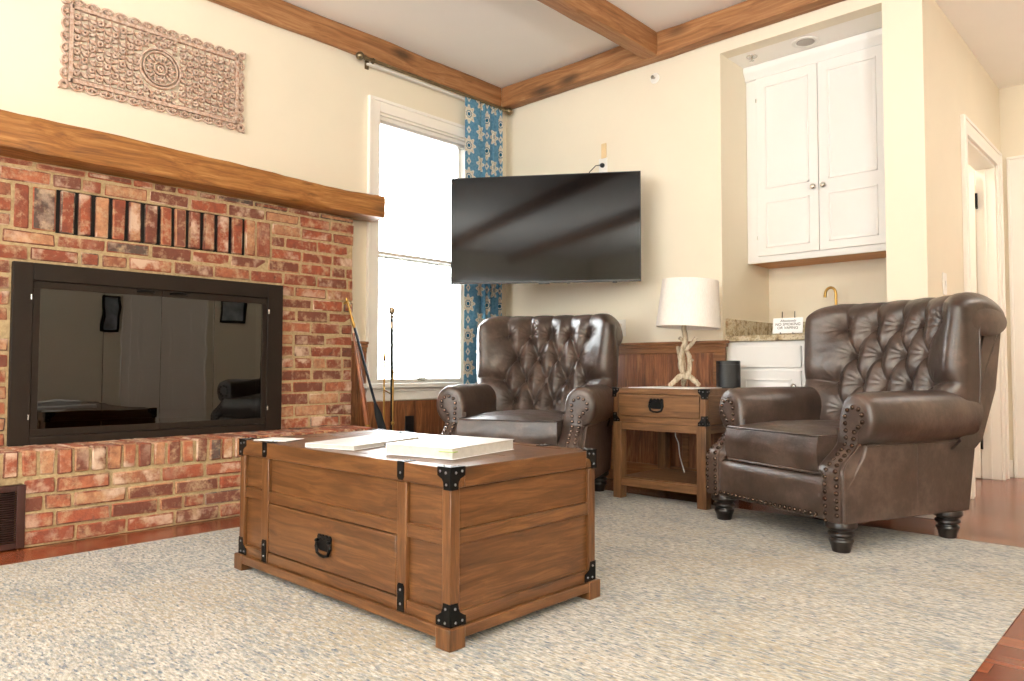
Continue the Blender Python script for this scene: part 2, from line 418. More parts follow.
def paneled_door(name, w, h, panels, mat, M=None, t=.035):
    """door slab in local x 0..w, y 0..t, z 0..h with raised panels on both faces"""
    m = MB(); m.box(0, w, 0, t, 0, h)
    for (x0, x1, z0, z1) in panels:
        for y, s in ((0, -1), (t, 1)):
            # frame molding and raised centre
            for (a, b_, c, d) in ((x0, x1, z0, z0 + .014), (x0, x1, z1 - .014, z1), (x0, x0 + .014, z0 + .014, z1 - .014), (x1 - .014, x1, z0 + .014, z1 - .014)):
                q = sorted((y, y + s * .006)); m.box(a, b_, q[0], q[1], c, d)
            q = sorted((y, y + s * .005)); m.box(x0 + .05, x1 - .05, q[0], q[1], z0 + .05, z1 - .05)
    return m
P6 = [(.09, .39, .2, .75), (.49, .79, .2, .75), (.09, .39, .85, 1.55), (.49, .79, .85, 1.55), (.09, .39, 1.65, 1.95), (.49, .79, 1.65, 1.95)]
d1 = bpy.data.objects.new('door_1', None); COL.objects.link(d1); struct(d1)
d1.location = (XP - .12, HD1 - .03, .008); d1.rotation_euler = (0, 0, R(180 + 8))
paneled_door('door_slab', .88, 2.13, P6, trimm).build('door_slab', trimm, d1, bevel=.002)
for z in (.25, 1.0, 1.93):
    m = MB(); m.box(-.012, .004, -.012, .03, z - .05, z + .05); m.tube([(-.008, -.008, z - .055), (-.008, -.008, z + .055)], .007); m.build('hinge', blackm, d1)
m = MB(); m.box(XP - .02, XP + .004, HD0 + .002, HD0 + .02, 1.88, 1.97); struct(m.build('trim_7', blackm))
# end-wall door with casing
m = MB(); casing(m, 'y', YH, -.88, .0, 2.16, .1, sgn=-1); struct(m.build('trim_2', trimm, bevel=.003))
d2 = paneled_door('d', .88, 2.15, P6, trimm); o = d2.build('door_2', trimm, bevel=.002, loc=(-.88, YH - .03, .005)); struct(o)
m = MB(); casing(m, 'x', XR, 3.55, 4.43, 2.16, .1, sgn=-1); struct(m.build('trim_3', trimm, bevel=.003))
o = paneled_door('d', .88, 2.15, P6, trimm).build('door_3', trimm, bevel=.002, loc=(XR - .03, 4.43, .005), rot=(0, 0, R(-90))); struct(o)
# baseboards
def bb(name, *boxes):
    m = MB()
    for (x0, x1, y0, y1) in boxes: m.box(x0, x1, y0, y1, 0, .12); 
    struct(m.build(name, trimm, bevel=.004))
bb('baseboard_end', (XP + .001, -.985, YH - .016, YH), (.1, XR, YH - .016, YH))
bb('baseboard_hall', (XP, XP + .016, YB, HD0 - .098))
bb('baseboard_pier', (XN1 + .0, XP + .016, YB - .016, YB))
bb('baseboard_closet', (-2.6, XP - .1, YH - .066, YH - .05))

# ---------------------------------------------------------------- ceiling beams (rough timber)
def timber(name, axis, a0, a1, u0, u1, v0, v1, mat, amp=.006, n=60, label=None, mbparent=None, tile=.35, seed=0):
    """irregular squared timber; u,v = the other two axes ranges"""
    m = MB(); rows = []
    K = 6
    ring = []
    for i in range(K): ring.append((u0 + (u1 - u0) * i / K, v0))
    for i in range(K): ring.append((u1, v0 + (v1 - v0) * i / K))
    for i in range(K): ring.append((u1 - (u1 - u0) * i / K, v1))
    for i in range(K): ring.append((u0, v1 - (v1 - v0) * i / K))
    cu, cv = (u0 + u1) / 2, (v0 + v1) / 2
    for i in range(n + 1):
        a = a0 + (a1 - a0) * i / n; row = []
        for (u, v) in ring:
            q = noise.noise(Vector((a * 2.2 + seed, u * 6, v * 6))) * amp * 1.6 + noise.noise(Vector((a * 9 + seed, u * 14, v * 14))) * amp * .6
            du, dv = (u - cu) / (u1 - u0) * 2, (v - cv) / (v1 - v0) * 2
            uu, vv = u + q * du, v + q * dv
            if abs(du) > .97 and abs(dv) > .97: uu -= du * amp * .8; vv -= dv * amp * .8
            row.append((a, uu, vv) if axis == 'x' else (uu, a, vv))
        rows.append(row + [row[0]])
    m.grid(rows)
    nn = len(ring) + 1
    m.f.append(tuple(range(nn - 1))); m.m.append(0)
    m.f.append(tuple((n) * nn + k for k in range(nn - 1))); m.m.append(0)
    return m
def beam(name, label, *a, **k):
    mat = a[-1]; o = timber(name, *a, **k).build(name, mat, ang=50); struct(o); return o
beam('trim_8', '', 'y', YR + .02, 4.098, XL + .002, XL + .045, 2.803, 2.961, beamw['y'], amp=.004, seed=1)
beam('trim_9', '', 'x', XL + .046, 2.2, 4.10, 4.198, 2.803, 2.961, beamw['x'], amp=.004, n=110, seed=2)
beam('trim_10', '', 'y', YR + .02, 4.098, -2.655, -2.545, 2.803, 2.961, beamw['y'], amp=.004, seed=3)
beam('trim_11', '', 'y', YR + .02, 4.098, -1.1, -.98, 2.803, 2.961, beamw['y'], amp=.004, seed=4)
beam('trim_12', '', 'y', YR + .02, 4.098, .5, .62, 2.803, 2.961, beamw['y'], amp=.004, seed=5)

# ---------------------------------------------------------------- wainscot
def wainscot(name, axis, pos, a0, a1, ztop, sgn, frames=(), cap=True, z0=0.0):
    m = MB(); mr = MB()
    def bx(M_, u0, u1, t0, t1, v0, v1):
        q = sorted((pos + sgn * t0, pos + sgn * t1))
        if axis == 'x': M_.box(q[0], q[1], u0, u1, v0, v1)
        else: M_.box(u0, u1, q[0], q[1], v0, v1)
    u = a0; i = 0
    while u < a1 - .001:
        w = (.095, .13, .11, .085, .12)[i % 5]; i += 1
        bx(m, u + .001, min(u + w - .002, a1), .001, .014 + .001 * (i % 3), z0 + .01, ztop - .01); u += w
    if cap:
        bx(mr, a0, a1, .001, .024, ztop - .075, ztop - .022)
        bx(mr, a0, a1 + (.012 if axis == 'y' else 0), .001, .036, ztop - .040, ztop - .018)
        bx(mr, a0, a1 + (.02 if axis == 'y' else 0), .001, .046, ztop - .018, ztop)
    bx(mr, a0, a1, .001, .024, z0 + .002, z0 + .13)
    for (f0, f1) in frames: bx(mr, f0, f1, .001, .024, z0 + .13, ztop - .075)
    root = bpy.data.objects.new(name, None); COL.objects.link(root); struct(root)
    m.build('boards', wains, root, bevel=.0015); mr.build('rails', wainsh, root, bevel=.004)
    return root
wainscot('trim_4', 'y', YB, -3.95, -2.13, .93, -1, frames=((-3.0, -2.955), (-2.43, -2.385), (-2.21, -2.13)))
wainscot('trim_5', 'x', XL, 2.70, 2.862, .93, 1)
wainscot('trim_6', 'x', XL, 2.862, 4.15, .545, 1, cap=False)

# ---------------------------------------------------------------- window on the left wall
w = bpy.data.objects.new('window_1', None); COL.objects.link(w); struct(w); w.location = (XL, (WY0 + WY1) / 2, WZ0)
def L(m): # world -> local of the window
    m.v = [(x - w.location.x, y - w.location.y, z - w.location.z) for x, y, z in m.v]; return m
m = MB(); cw = .09
for (t, i0, i1) in ((.018, 0, cw - .002), (.028, cw - .022, cw)):
    m.box(XL, XL + t, WY0 - i1, WY0 - i0, WZ0, WZ1 + i1); m.box(XL, XL + t, WY1 + i0, WY1 + i1, WZ0, WZ1 + i1); m.box(XL, XL + t, WY0 - i0, WY1 + i0, WZ1 + i0, WZ1 + i1)
m.box(XL - .12, XL, WY0 - .001, WY0 + .015, WZ0, WZ1); m.box(XL - .12, XL, WY1 - .015, WY1 + .001, WZ0, WZ1); m.box(XL - .12, XL, WY0, WY1, WZ1 - .015, WZ1 + .001)
L(m).build('window_casing', trimm, w, bevel=.003)
m = MB(); m.box(XL - .12, XL + .055, WY0 - .12, WY1 + .12, WZ0 - .03, WZ0); m.box(XL, XL + .016, WY0 - .09, WY1 + .09, WZ0 - .115, WZ0 - .03); m.box(XL, XL + .024, WY0 - .09, WY1 + .09, WZ0 - .055, WZ0 - .03)
L(m).build('window_sill', trimm, w, bevel=.004)
zm = 1.532
for nm, x0, z0, z1 in (('lower_sash', -.075, WZ0, zm + .02), ('upper_sash', -.11, zm - .02, WZ1 - .015)):
    m = MB(); a, b_ = WY0 + .015, WY1 - .015; X0 = XL + x0
    m.box(X0, X0 + .03, a, a + .022, z0, z1); m.box(X0, X0 + .03, b_ - .022, b_, z0, z1)
    m.box(X0, X0 + .03, a + .022, b_ - .022, z0, z0 + (.028 if z0 < 1 else .022)); m.box(X0, X0 + .03, a + .022, b_ - .022, z1 - .022, z1)
    s = L(m).build(nm, trimm, w, bevel=.003)
    m = MB(); m.box(X0 + .012, X0 + .016, a + .02, b_ - .02, z0 + .02, z1 - .02); L(m).build('glass_pane', winglass, s, smooth=False)
m = MB(); m.box(XL - .045, XL - .03, 3.34, 3.42, WZ0 + .028, WZ0 + .036); m.box(XL - .06, XL - .04, 3.35, 3.41, WZ0 + .012, WZ0 + .024); L(m).build('sash_lift', simple('sash_lock', (206, 196, 176), .4), w, bevel=.002)
# raised blind under the head of the window
m = MB(); m.box(XL - .06, XL - .01, WY0 + .02, WY1 - .02, WZ1 - .045, WZ1 - .017)
L(m).build('blind_headrail', plast, w, bevel=.002)
m = MB()
for k in range(4): m.box(XL - .058, XL - .012, WY0 + .024, WY1 - .024, WZ1 - .052 - k * .0045, WZ1 - .0495 - k * .0045)
L(m).build('blind_slats', plast, w)
m = MB(); m.tube([(XL - .008, WY0 + .05, WZ1 - .06), (XL - .008, WY0 + .05, 1.5)], .0012, 6); m.box(XL - .012, XL - .004, WY0 + .046, WY0 + .054, 1.47, 1.50); L(m).build('blind_cord', plast, w)
# rear windows (light sources of the room; seen only in reflections)
for i, (a, c) in enumerate(RW):
    m = MB(); y0 = YR - .06
    for q in (a, (a + c) / 2 - .02, c - .04): m.box(q, q + .04, y0, y0 + .04, .7, 2.45)
    for q in (.7, 1.55, 2.41): m.box(a, c, y0, y0 + .04, q, q + .04)
    m.box(a - .09, a, YR, YR + .02, .6, 2.54); m.box(c, c + .09, YR, YR + .02, .6, 2.54); m.box(a, c, YR, YR + .02, 2.45, 2.54); m.box(a - .1, c + .1, YR, YR + .06, .66, .70)
    struct(m.build('window_%d' % (i + 2), trimm, bevel=.003))

# ---------------------------------------------------------------- lights
def area(name, loc, rot, sx, sy, power, col=(1, 1, 1), spread=180):
    l = bpy.data.lights.new(name, 'AREA'); l.shape = 'RECTANGLE'; l.size = sx; l.size_y = sy; l.energy = power; l.color = col; l.spread = R(spread)
    o = bpy.data.objects.new(name, l); COL.objects.link(o); o.location = loc; o.rotation_euler = rot; return o
area('daylight_left_window', (XL - .35, (WY0 + WY1) / 2, 1.65), (0, R(-90), 0), 2.3, 1.4, 170, (.90, .98, 1.))
area('daylight_rear_window_a', (-2.45, YR - .3, 1.6), (R(90), 0, 0), 2.0, 2.1, 190, (.88, .98, 1.))
area('daylight_rear_window_b', (.4, YR - .3, 1.6), (R(90), 0, 0), 2.2, 2.1, 80, (.88, .98, 1.))
area('hall_ceiling_lamp', (.6, 5.2, ZH - .02), (0, 0, 0), .5, .5, 20, (1., .93, .84))
def added_uplight(x, y, power, label):  # unseen uplight given a lamp body, added to brighten ceiling and walls
    t_ = thing('added_fill_lamp', label, 'added fill lamp', (x, y, .005))
    m = MB(); m.lathe([(.14, 0), (.14, .015), (.03, .03), (.012, .05)], (0, 0, 0), 24); m.build('base', blackm, t_)
    m = MB(); m.tube([(0, 0, .04), (0, 0, 1.12)], .012, 12); m.build('pole', blackm, t_)
    m = MB(); n = 28
    m.grid([[(r_ * math.cos(2 * PI * k / n), r_ * math.sin(2 * PI * k / n), z_) for k in range(n + 1)] for r_, z_ in ((.02, 1.12), (.16, 1.15), (.27, 1.22), (.275, 1.22), (.165, 1.142), (.02, 1.125))])
    m.build('lamp_shade', plast, t_)
    l = bpy.data.lights.new('fill_uplight', 'AREA'); l.shape = 'DISK'; l.size = .42; l.energy = power; l.color = (.95, 1., .99)
    o = bpy.data.objects.new('fill_uplight', l); COL.objects.link(o); o.location = (x, y, 1.235); o.rotation_euler = (R(180), 0, 0)
added_uplight(1.75, -1.0, 360, 'added unseen fill uplight beside the right wall behind the viewpoint')
added_uplight(-1.2, -2.6, 230, 'added unseen fill uplight near the rear windows')
area('closet_fill_light', (-1.8, 5.6, ZH - .02), (0, 0, 0), .4, .4, 16, (1., .95, .88))  # fill light added so the closet is not dark, no lamp known there
wd = bpy.data.worlds.new('World'); sc.world = wd; wd.use_nodes = True
bg = wd.node_tree.nodes['Background']; bg.inputs[0].default_value = (1, 1, 1, 1); bg.inputs[1].default_value = 6.0

# ---------------------------------------------------------------- camera
yaw, pit, rol, fpx = 0.753141971, 0.0392240846, 0.00191040720, 736.31
cy_, sy_, cp_, sp_ = math.cos(yaw), math.sin(yaw), math.cos(pit), math.sin(pit)
F = Vector((-sy_ * cp_, cy_ * cp_, sp_)); r0 = Vector((cy_, sy_, 0)); u0 = r0.cross(F)
rr = r0 * math.cos(rol) + u0 * math.sin(rol); uu = -r0 * math.sin(rol) + u0 * math.cos(rol)
cam = bpy.data.cameras.new('camera'); co = bpy.data.objects.new('camera', cam); COL.objects.link(co)
M = Matrix((rr, uu, -F)).transposed().to_4x4(); M.translation = Vector((0, 0, .75)); co.matrix_world = M
cam.sensor_width = 36; cam.lens = fpx / 1024 * 36; cam.clip_start = .01; sc.camera = co
vs = sc.view_settings; vs.view_transform = 'Standard'; vs.look = 'None'; vs.gamma = 1; vs.use_curve_mapping = False; vs.exposure = 0.24
cy = sc.cycles; cy.use_denoising = True; cy.max_bounces = 10; cy.diffuse_bounces = 6; cy.glossy_bounces = 5; cy.transmission_bounces = 6; cy.transparent_max_bounces = 12
cy.sample_clamp_indirect = 8; cy.caustics_reflective = False; cy.caustics_refractive = False; cy.blur_glossy = .5
# ---------------------------------------------------------------- brick fireplace
fp = thing('fireplace', 'red and whitewashed brick fireplace with raised hearth against left wall', 'fireplace', (-3.7, 1.5, 0))
def LF(m): m.v = [(x + 3.7, y - 1.5, z) for x, y, z in m.v]; return m
random.seed(11)
def brk(m, x0, x1, y0, y1, z0, z1, j=.0034):
    # tumbled brick: box with clipped, jittered corners
    d = random.uniform(-.003, .003); r = random.uniform(-j, j) * .5
    m.box(x0, x1 + d, y0 + r, y1 + r, z0, z1, jit=j)
XF = -3.90; PZ = .0705; Z0 = .402
FY0, FY1, FZ1 = .866, 2.192, 1.232
YE = 2.69
mb = MB(); mm = MB()
def course(m, y0, y1, z0, z1, off, x0, x1, qend=False):
    y = y0 - off
    while y < y1 - .004:
        L_ = .204 + random.uniform(-.008, .006)
        a, b_ = max(y, y0), min(y + L_, y1)
        if y1 - b_ < .04: b_ = y1
        if b_ - a > .03:
            if random.random() < .1 and b_ - a > .15:
                h = (a + b_) / 2 + random.uniform(-.03, .03); brk(m, x0, x1, a, h - .006, z0, z1); brk(m, x0, x1, h + .006, b_, z0, z1)
            else: brk(m, x0, x1, a, b_, z0, z1)
        if b_ >= y1: break
        y += L_ + .012
SY0, SY1 = .915, 2.10
for k in range(19):
    z0 = Z0 + k * PZ; z1 = min(z0 + PZ - .012, 1.7); off = (.108 if k % 2 else 0) + random.uniform(0, .02)
    spans = [(-1.0, YE)]
    if z0 < FZ1 - .01: spans = [(-1.0, FY0 - .008), (FY1 + .008, YE)]
    elif 14 <= k < 17: spans = [(-1.0, SY0 - .055), (SY1 + .035, YE)]
    for (a, b_) in spans: course(mb, a, b_, z0, z1, off, XF - .09, XF)
# soldier bricks with slots, their shade painted by a dark backing
slots = [1.046, 1.124, 1.197, 1.274, 1.350, 1.426, 1.505, 1.577, 1.650, 1.727, 1.807, 1.886, 1.963]
zs0, zs1 = Z0 + 14 * PZ, Z0 + 17 * PZ - .012
ed = [(.866, .920), (.932, .985), (.997, 1.040)] ; 
ed = [(SY0 - .045, SY0 + .012), (SY0 + .026, 1.034)]
for i in range(len(slots) - 1): ed.append((slots[i] + .010, slots[i + 1] - .010))
ed += [(slots[-1] + .010, slots[-1] + .066), (slots[-1] + .078, SY1 + .022)]
for (a, b_) in ed: brk(mb, XF - .09, XF + .002, a, b_, zs0, zs1, j=.002)
# mortar core, with a hole for the firebox and a dark sheet painting the shade in the slots
mx0, mx1 = -3.998, XF - .005
mm.box(mx0, mx1, -1.0, .93, Z0, 1.703); mm.box(mx0, mx1, 2.12, YE - .003, Z0, 1.703); mm.box(mx0, mx1, .93, 2.12, 1.17, zs0 - .004); mm.box(mx0, mx1, .93, 2.12, zs1 + .004, 1.703)
mm.box(mx0, mx1, .93, 1.036, zs0 - .004, zs1 + .004); mm.box(mx0, mx1, 1.973, 2.12, zs0 - .004, zs1 + .004)
mm.box(mx0, XF - .018, 1.036, 1.973, zs0 - .004, zs1 + .004, 1)
LF(mb).build('surround_bricks', brickm, fp, bevel=.0062, bseg=2, ang=60)
LF(mm).build('mortar', [mortm, soot_shade], fp, smooth=False)
# hearth
XH = -3.597
HE = 2.62
mb = MB(); mm = MB(); y = -1.0; 
while y < HE - .03:
    w_ = .0535 + random.uniform(-.002, .002)
    brk(mb, XH - .20, XH, y, y + w_, .297, .405, j=.003)
    y += .0663
y = -1.0
while y < HE - .03:
    brk(mb, XF - .006, XH - .212, y, y + .0535, .33, .403, j=.003); y += .0663
for k in range(4):
    z0 = .008 + k * .0715; course(mb, -1.0 if z0 > .30 else .868 + .0, HE, z0, z0 + .0595, .1 if k % 2 else 0.02, XH - .09, XH - .002)
    course(mb, -1.0, .54, z0, z0 + .0595, 0, XH - .09, XH - .002)
mm.box(-3.998, XH - .010, -1.0, .60, .002, .397); mm.box(-3.998, XH - .010, .86, HE - .004, .002, .397); mm.box(-3.998, XH - .010, .60, .86, .27, .397); mm.box(-3.998, XH - .05, .60, .86, .002, .27)
LF(mb).build('hearth_bricks', brickm, fp, bevel=.006, bseg=2, ang=60)
LF(mm).build('hearth_mortar', mortm, fp, smooth=False)
# firebox set into the wall (real recess behind the glass)
m = MB(); m.box(-3.999, -3.99, .96, 2.09, .41, 1.16)
LF(m).build('firebox_back', soot_shade, fp, smooth=False)
# logs on a grate
gr = thing('log_grate', 'dark grate with charred logs behind the smoked fireplace glass', 'fire grate', (-3.93, 1.52, .405))
m = MB(); 
for y in (-.38, .38): m.box(-.035, .03, y - .008, y + .008, 0, .02)
m.box(-.035, -.025, -.42, .42, .02, .032); m.box(.018, .028, -.42, .42, .02, .032)
m.build('grate_frame', blackm, gr)
logm = simple('charred_log', (150, 140, 126), .9, var=.3, scale=20, bump=.6, bscale=60)
for (y0, y1, z, r) in ((-.36, .1, .062, .028), (-.08, .4, .066, .026), (-.22, .28, .112, .025)):
    m = MB(); n = 12; pts = [(0 + noise.noise(Vector((i * .5, y0, 0))) * .008, y0 + (y1 - y0) * i / n, z + noise.noise(Vector((i * .4, y1, 3))) * .008) for i in range(n + 1)]
    m.tube(pts, [r * (.9 + .25 * noise.noise(Vector((i * .7, z * 30, 1)))) for i in range(n + 1)], 12); m.build('log', logm, gr)

# mantel
m = timber('mantel_beam', 'y', -.6, 2.850, -3.985, -3.782, 1.712, 1.862, mantelw, amp=.008, n=90, seed=9)
m.v = [(x + .006 * math.sin(y * 2.1) * (1 if x > -3.85 else 0), y, z + .009 * (2.8 - y) * (1 if z > 1.78 else -.4) + .005 * math.sin(y * 1.7 + 1) * (1 if z > 1.78 else .5)) for x, y, z in m.v]
m.v = [(x + 3.8, y - 1.09, z - 1.7) for x, y, z in m.v]
o = m.build('mantel_beam', mantelw, ang=50, loc=(-3.8, 1.09, 1.7)); tag(o, 'rough honey brown timber mantel beam across the top of the brickwork', 'mantel')
# ---------------------------------------------------------------- fireplace doors
fd = thing('fireplace_screen', 'dark bronze framed fireplace screen with four smoked glass panels', 'fireplace screen', (XF, 1.53, .402))
def LD(m): m.v = [(x - XF, y - 1.53, z - .402) for x, y, z in m.v]; return m
m = MB(); xa, xb = XF - .004, XF + .030
Fa, Fb, Fc, Fd = .866, 2.192, .403, 1.232
Da, Db, Dc, Dd = .945, 2.098, .440, 1.152
m.box(xa, xb, Fa, Da, Fc, Fd); m.box(xa, xb, Db, Fb, Fc, Fd); m.box(xa, xb, Da, Db, Dd, Fd); m.box(xa, xb, Da, Db, Fc, Dc)
LD(m).build('outer_frame', bronzef, fd, bevel=.003)
Ga, Gb, Gc, Gd = .976, 2.070, .474, 1.118
mid = 1.517
for (a, b_) in ((Da + .002, mid - .001), (mid + .001, Db - .002)):
    m = MB(); x0, x1 = XF + .004, XF + .022
    g0, g1 = (Ga, mid - .001) if a < 1.2 else (mid + .001, Gb)
    m.box(x0, x1, a, b_, Gd, Dd - .002); m.box(x0, x1, a, b_, Dc + .002, Gc)
    if a < 1.2: m.box(x0, x1, a, Ga, Gc, Gd)
    else: m.box(x0, x1, Gb, b_, Gc, Gd)
    dr = LD(m).build('door', bronzef, fd, bevel=.0015)
    hm = (g0 + g1) / 2
    for (p, q) in ((g0, hm - .001), (hm + .001, g1)):
        m = MB(); m.box(XF + .011, XF + .016, p, q, Gc - .004, Gd + .004); LD(m).build('glass_panel', smoked, dr, smooth=False)
    m = MB(); hy = mid - .12 if a < 1.2 else mid + .04
    m.tube([(x1, hy, Gd + .018), (x1 + .02, hy + .005, Gd + .02), (x1 + .022, hy + .04, Gd + .022), (x1 + .02, hy + .075, Gd + .02), (x1, hy + .08, Gd + .018)], .005, 8)
    LD(m).build('door_pull', blackm, dr)
for y in (Da - .006, Db + .006):
    for z in (.53, 1.075):
        m = MB(); m.tube([(xb + .002, y, z - .012), (xb + .002, y, z + .012)], .004, 10); LD(m).build('hinge', chromem, fd)

# vent grille low on the hearth front
vg = thing('vent_grille', 'dark red louvred air vent low in the hearth brickwork', 'vent', (XH, .735, .136))
m = MB(); x0, x1 = -.012, .008
m.box(x0, x1, -.135, -.105, -.13, .13); m.box(x0, x1, .105, .135, -.13, .13); m.box(x0, x1, -.105, .105, .105, .13); m.box(x0, x1, -.105, .105, -.13, -.105)
ventm = simple('vent_paint', (64, 34, 28), .45, .2)
m.build('frame', ventm, vg, bevel=.002)
m = MB()
for k in range(22):
    z = -.10 + k * .0093; m.box(-.010, .004, -.105, .105, z, z + .0028, M=Matrix.Translation((0, 0, 0)))
m.build('louvres', ventm, vg)
m = MB(); m.box(-.04, -.030, -.105, .105, -.105, .105); m.build('duct', soot_shade, vg)

# ---------------------------------------------------------------- carved wall panel
cp = MB(); W_, H_ = .95, .47
def ring(y, z, r0, r1, x0, x1, seg=14):
    vs = []; fs = []
    for k in range(seg):
        a = 2 * PI * k / seg; c_, s_ = math.cos(a), math.sin(a)
        vs += [(x0, y + c_ * r1, z + s_ * r1), (x1 - .002, y + c_ * r1, z + s_ * r1), (x1, y + c_ * (r0 + r1) / 2, z + s_ * (r0 + r1) / 2), (x1 - .002, y + c_ * r0, z + s_ * r0), (x0, y + c_ * r0, z + s_ * r0)]
    for k in range(seg):
        j = (k + 1) % seg
        for q in range(4): fs.append((k * 5 + q, k * 5 + q + 1, j * 5 + q + 1, j * 5 + q))
    cp.add(vs, fs)
def leaf(y, z, l, w__, ang, x0, x1):
    c_, s_ = math.cos(ang), math.sin(ang)
    P = [(0, 0), (l * .3, w__), (l * .7, w__ * .8), (l, 0), (l * .7, -w__ * .8), (l * .3, -w__)]
    Q = [(y + a * c_ - b_ * s_, z + a * s_ + b_ * c_) for a, b_ in P]
    vs = [(x0, a, b_) for a, b_ in Q] + [(x1 - .003, a, b_) for a, b_ in Q] + [(x1, y + l * .5 * c_, z + l * .5 * s_)]
    n = 6; fs = [(i, (i + 1) % n, n + (i + 1) % n, n + i) for i in range(n)] + [(n + i, n + (i + 1) % n, 12) for i in range(n)]
    cp.add(vs, fs)
T_ = .022
iw, ih = W_ / 2 - .052, H_ / 2 - .052
for s in (-1, 1):
    cp.box(0, T_, s * iw - .009, s * iw + .009, -ih - .009, ih + .009); cp.box(0, T_, -iw, iw, s * ih - .009, s * ih + .009)
# scalloped border: arcs with inner fans
def scallop(cy0, cz0, ang, r=.024):
    for k in range(9):
        pass
    pts = [(T_ * .5, cy0 + math.cos(ang + t_) * r, cz0 + math.sin(ang + t_) * r) for t_ in np.linspace(-PI / 2, PI / 2, 9)]
    cp.tube(pts, .0062, 6)
    for t_ in (-.75, 0, .75): leaf(cy0, cz0, r * .85, .0048, ang + t_, 0, T_)
nx = 13; nz = 6
for i in range(nx):
    y = -iw + (i + .5) * 2 * iw / nx
    scallop(y, ih + .011, PI / 2, 2 * iw / nx / 2 - .001); scallop(y, -ih - .011, -PI / 2, 2 * iw / nx / 2 - .001)
for i in range(nz):
    z = -ih + (i + .5) * 2 * ih / nz
    scallop(iw + .011, z, 0, 2 * ih / nz / 2 - .001); scallop(-iw - .011, z, PI, 2 * ih / nz / 2 - .001)
for sy in (-1, 1):
    for sz in (-1, 1): 
        ring(sy * (iw + .026), sz * (ih + .026), .009, .022, 0, T_); leaf(sy * (iw + .03), sz * (ih + .03), .028, .006, math.atan2(sz, sy), 0, T_)
# centre rosette
for (a, b_) in ((.098, .108), (.082, .089), (.028, .036), (.008, .017)): ring(0, 0, a, b_, 0, T_, 40)
for k in range(16): leaf(.040 * math.cos(k * PI / 8), .040 * math.sin(k * PI / 8), .040, .0062, k * PI / 8, 0, T_)
for k in range(20): ring(.060 * math.cos((k + .5) * PI / 10), .060 * math.sin((k + .5) * PI / 10), .002, .007, 0, T_, 8)
# symmetric scroll filling
for s in (-1, 1):
    y = .118
    while y < iw - .018:
        kk = int((y - .118) / .035 + .5)
        for j, z in enumerate(np.arange(0, ih - .012, .035)):
            for sz in ((-1, 1) if z > 0 else (1,)):
                if (j + kk) % 3 == 0: ring(s * y, sz * z, .005, .015, 0, T_, 12)
                elif (j + kk) % 3 == 1:
                    leaf(s * (y - .015), sz * (z - .010), .036, .0085, math.atan2(sz * .6, s), 0, T_)
                else:
                    leaf(s * (y - .014), sz * (z + .012), .034, .0085, math.atan2(-sz * .7, s), 0, T_); 
        cp.box(0, .010, s * y - .0022 + s * .0175, s * y + .0022 + s * .0175, -ih, ih)
        y += .035
    for z in np.arange(-ih + .02, ih, .035): cp.box(0, .007, min(s * .10, s * iw), max(s * .10, s * iw), z - .002, z + .002)
for y in np.arange(-.10, .101, .029):
    for sz in (-1, 1):
        for j, z in enumerate(np.arange(.02, ih - .01, .027)):
            if math.hypot(y, z) > .118: ring(y, sz * z, .004, .0125, 0, T_, 10) if (int(y * 100) + j) % 2 else leaf(y - .012, sz * z, .028, .007, sz * .7, 0, T_)
            if math.hypot(y, z) > .112: cp.box(0, .007, y - .014, y + .014, sz * z - .002, sz * z + .002)
o = cp.build('carved_panel', carvm, loc=(XL + .002, 1.528, 2.338)); tag(o, 'whitewashed carved lattice wood panel hung on the wall above the mantel', 'wall decoration')

# ---------------------------------------------------------------- curtain and rod
def rodx(y): return -3.925
rod = thing('curtain_rod', 'long bronze curtain rod with ball finials above the window', 'curtain rod', (-3.925, 3.45, 2.775))
m = MB(); m.tube([(0, -.66, 0), (0, .655, 0)], .012, 14); m.build('pole', bronzem, rod)
for s, y in ((-1, -.66), (1, .655)):
    m = MB(); M_ = Matrix.Rotation(R(-90 * s), 4, 'X')
    prof = [(.006, 0), (.017, .004), (.017, .012), (.009, .018)] + [(.028 * math.sin(a), .045 - .028 * math.cos(a)) for a in np.linspace(.35, PI, 9)]
    m.lathe([(max(r_, .0005), z_) for r_, z_ in prof], (0, y, 0), 18, M=M_); m.build('finial', bronzem, rod)
for y in (-.60, .60):
    m = MB(); m.box(-.078, -.070, y - .014, y + .014, -.035, .035); m.box(-.072, -.002, y - .006, y + .006, -.018, -.006); m.tube([(0, y - .006, 0), (0, y + .006, 0)], .017, 14); m.build('bracket', bronzem, rod)
m = MB(); m.box(-.05, -.035, -.62, .62, -.022, -.008); m.box(-.025, -.012, -.62, .62, -.026, -.014)
tr = m.build('curtain_track', plast, rod, bevel=.001)
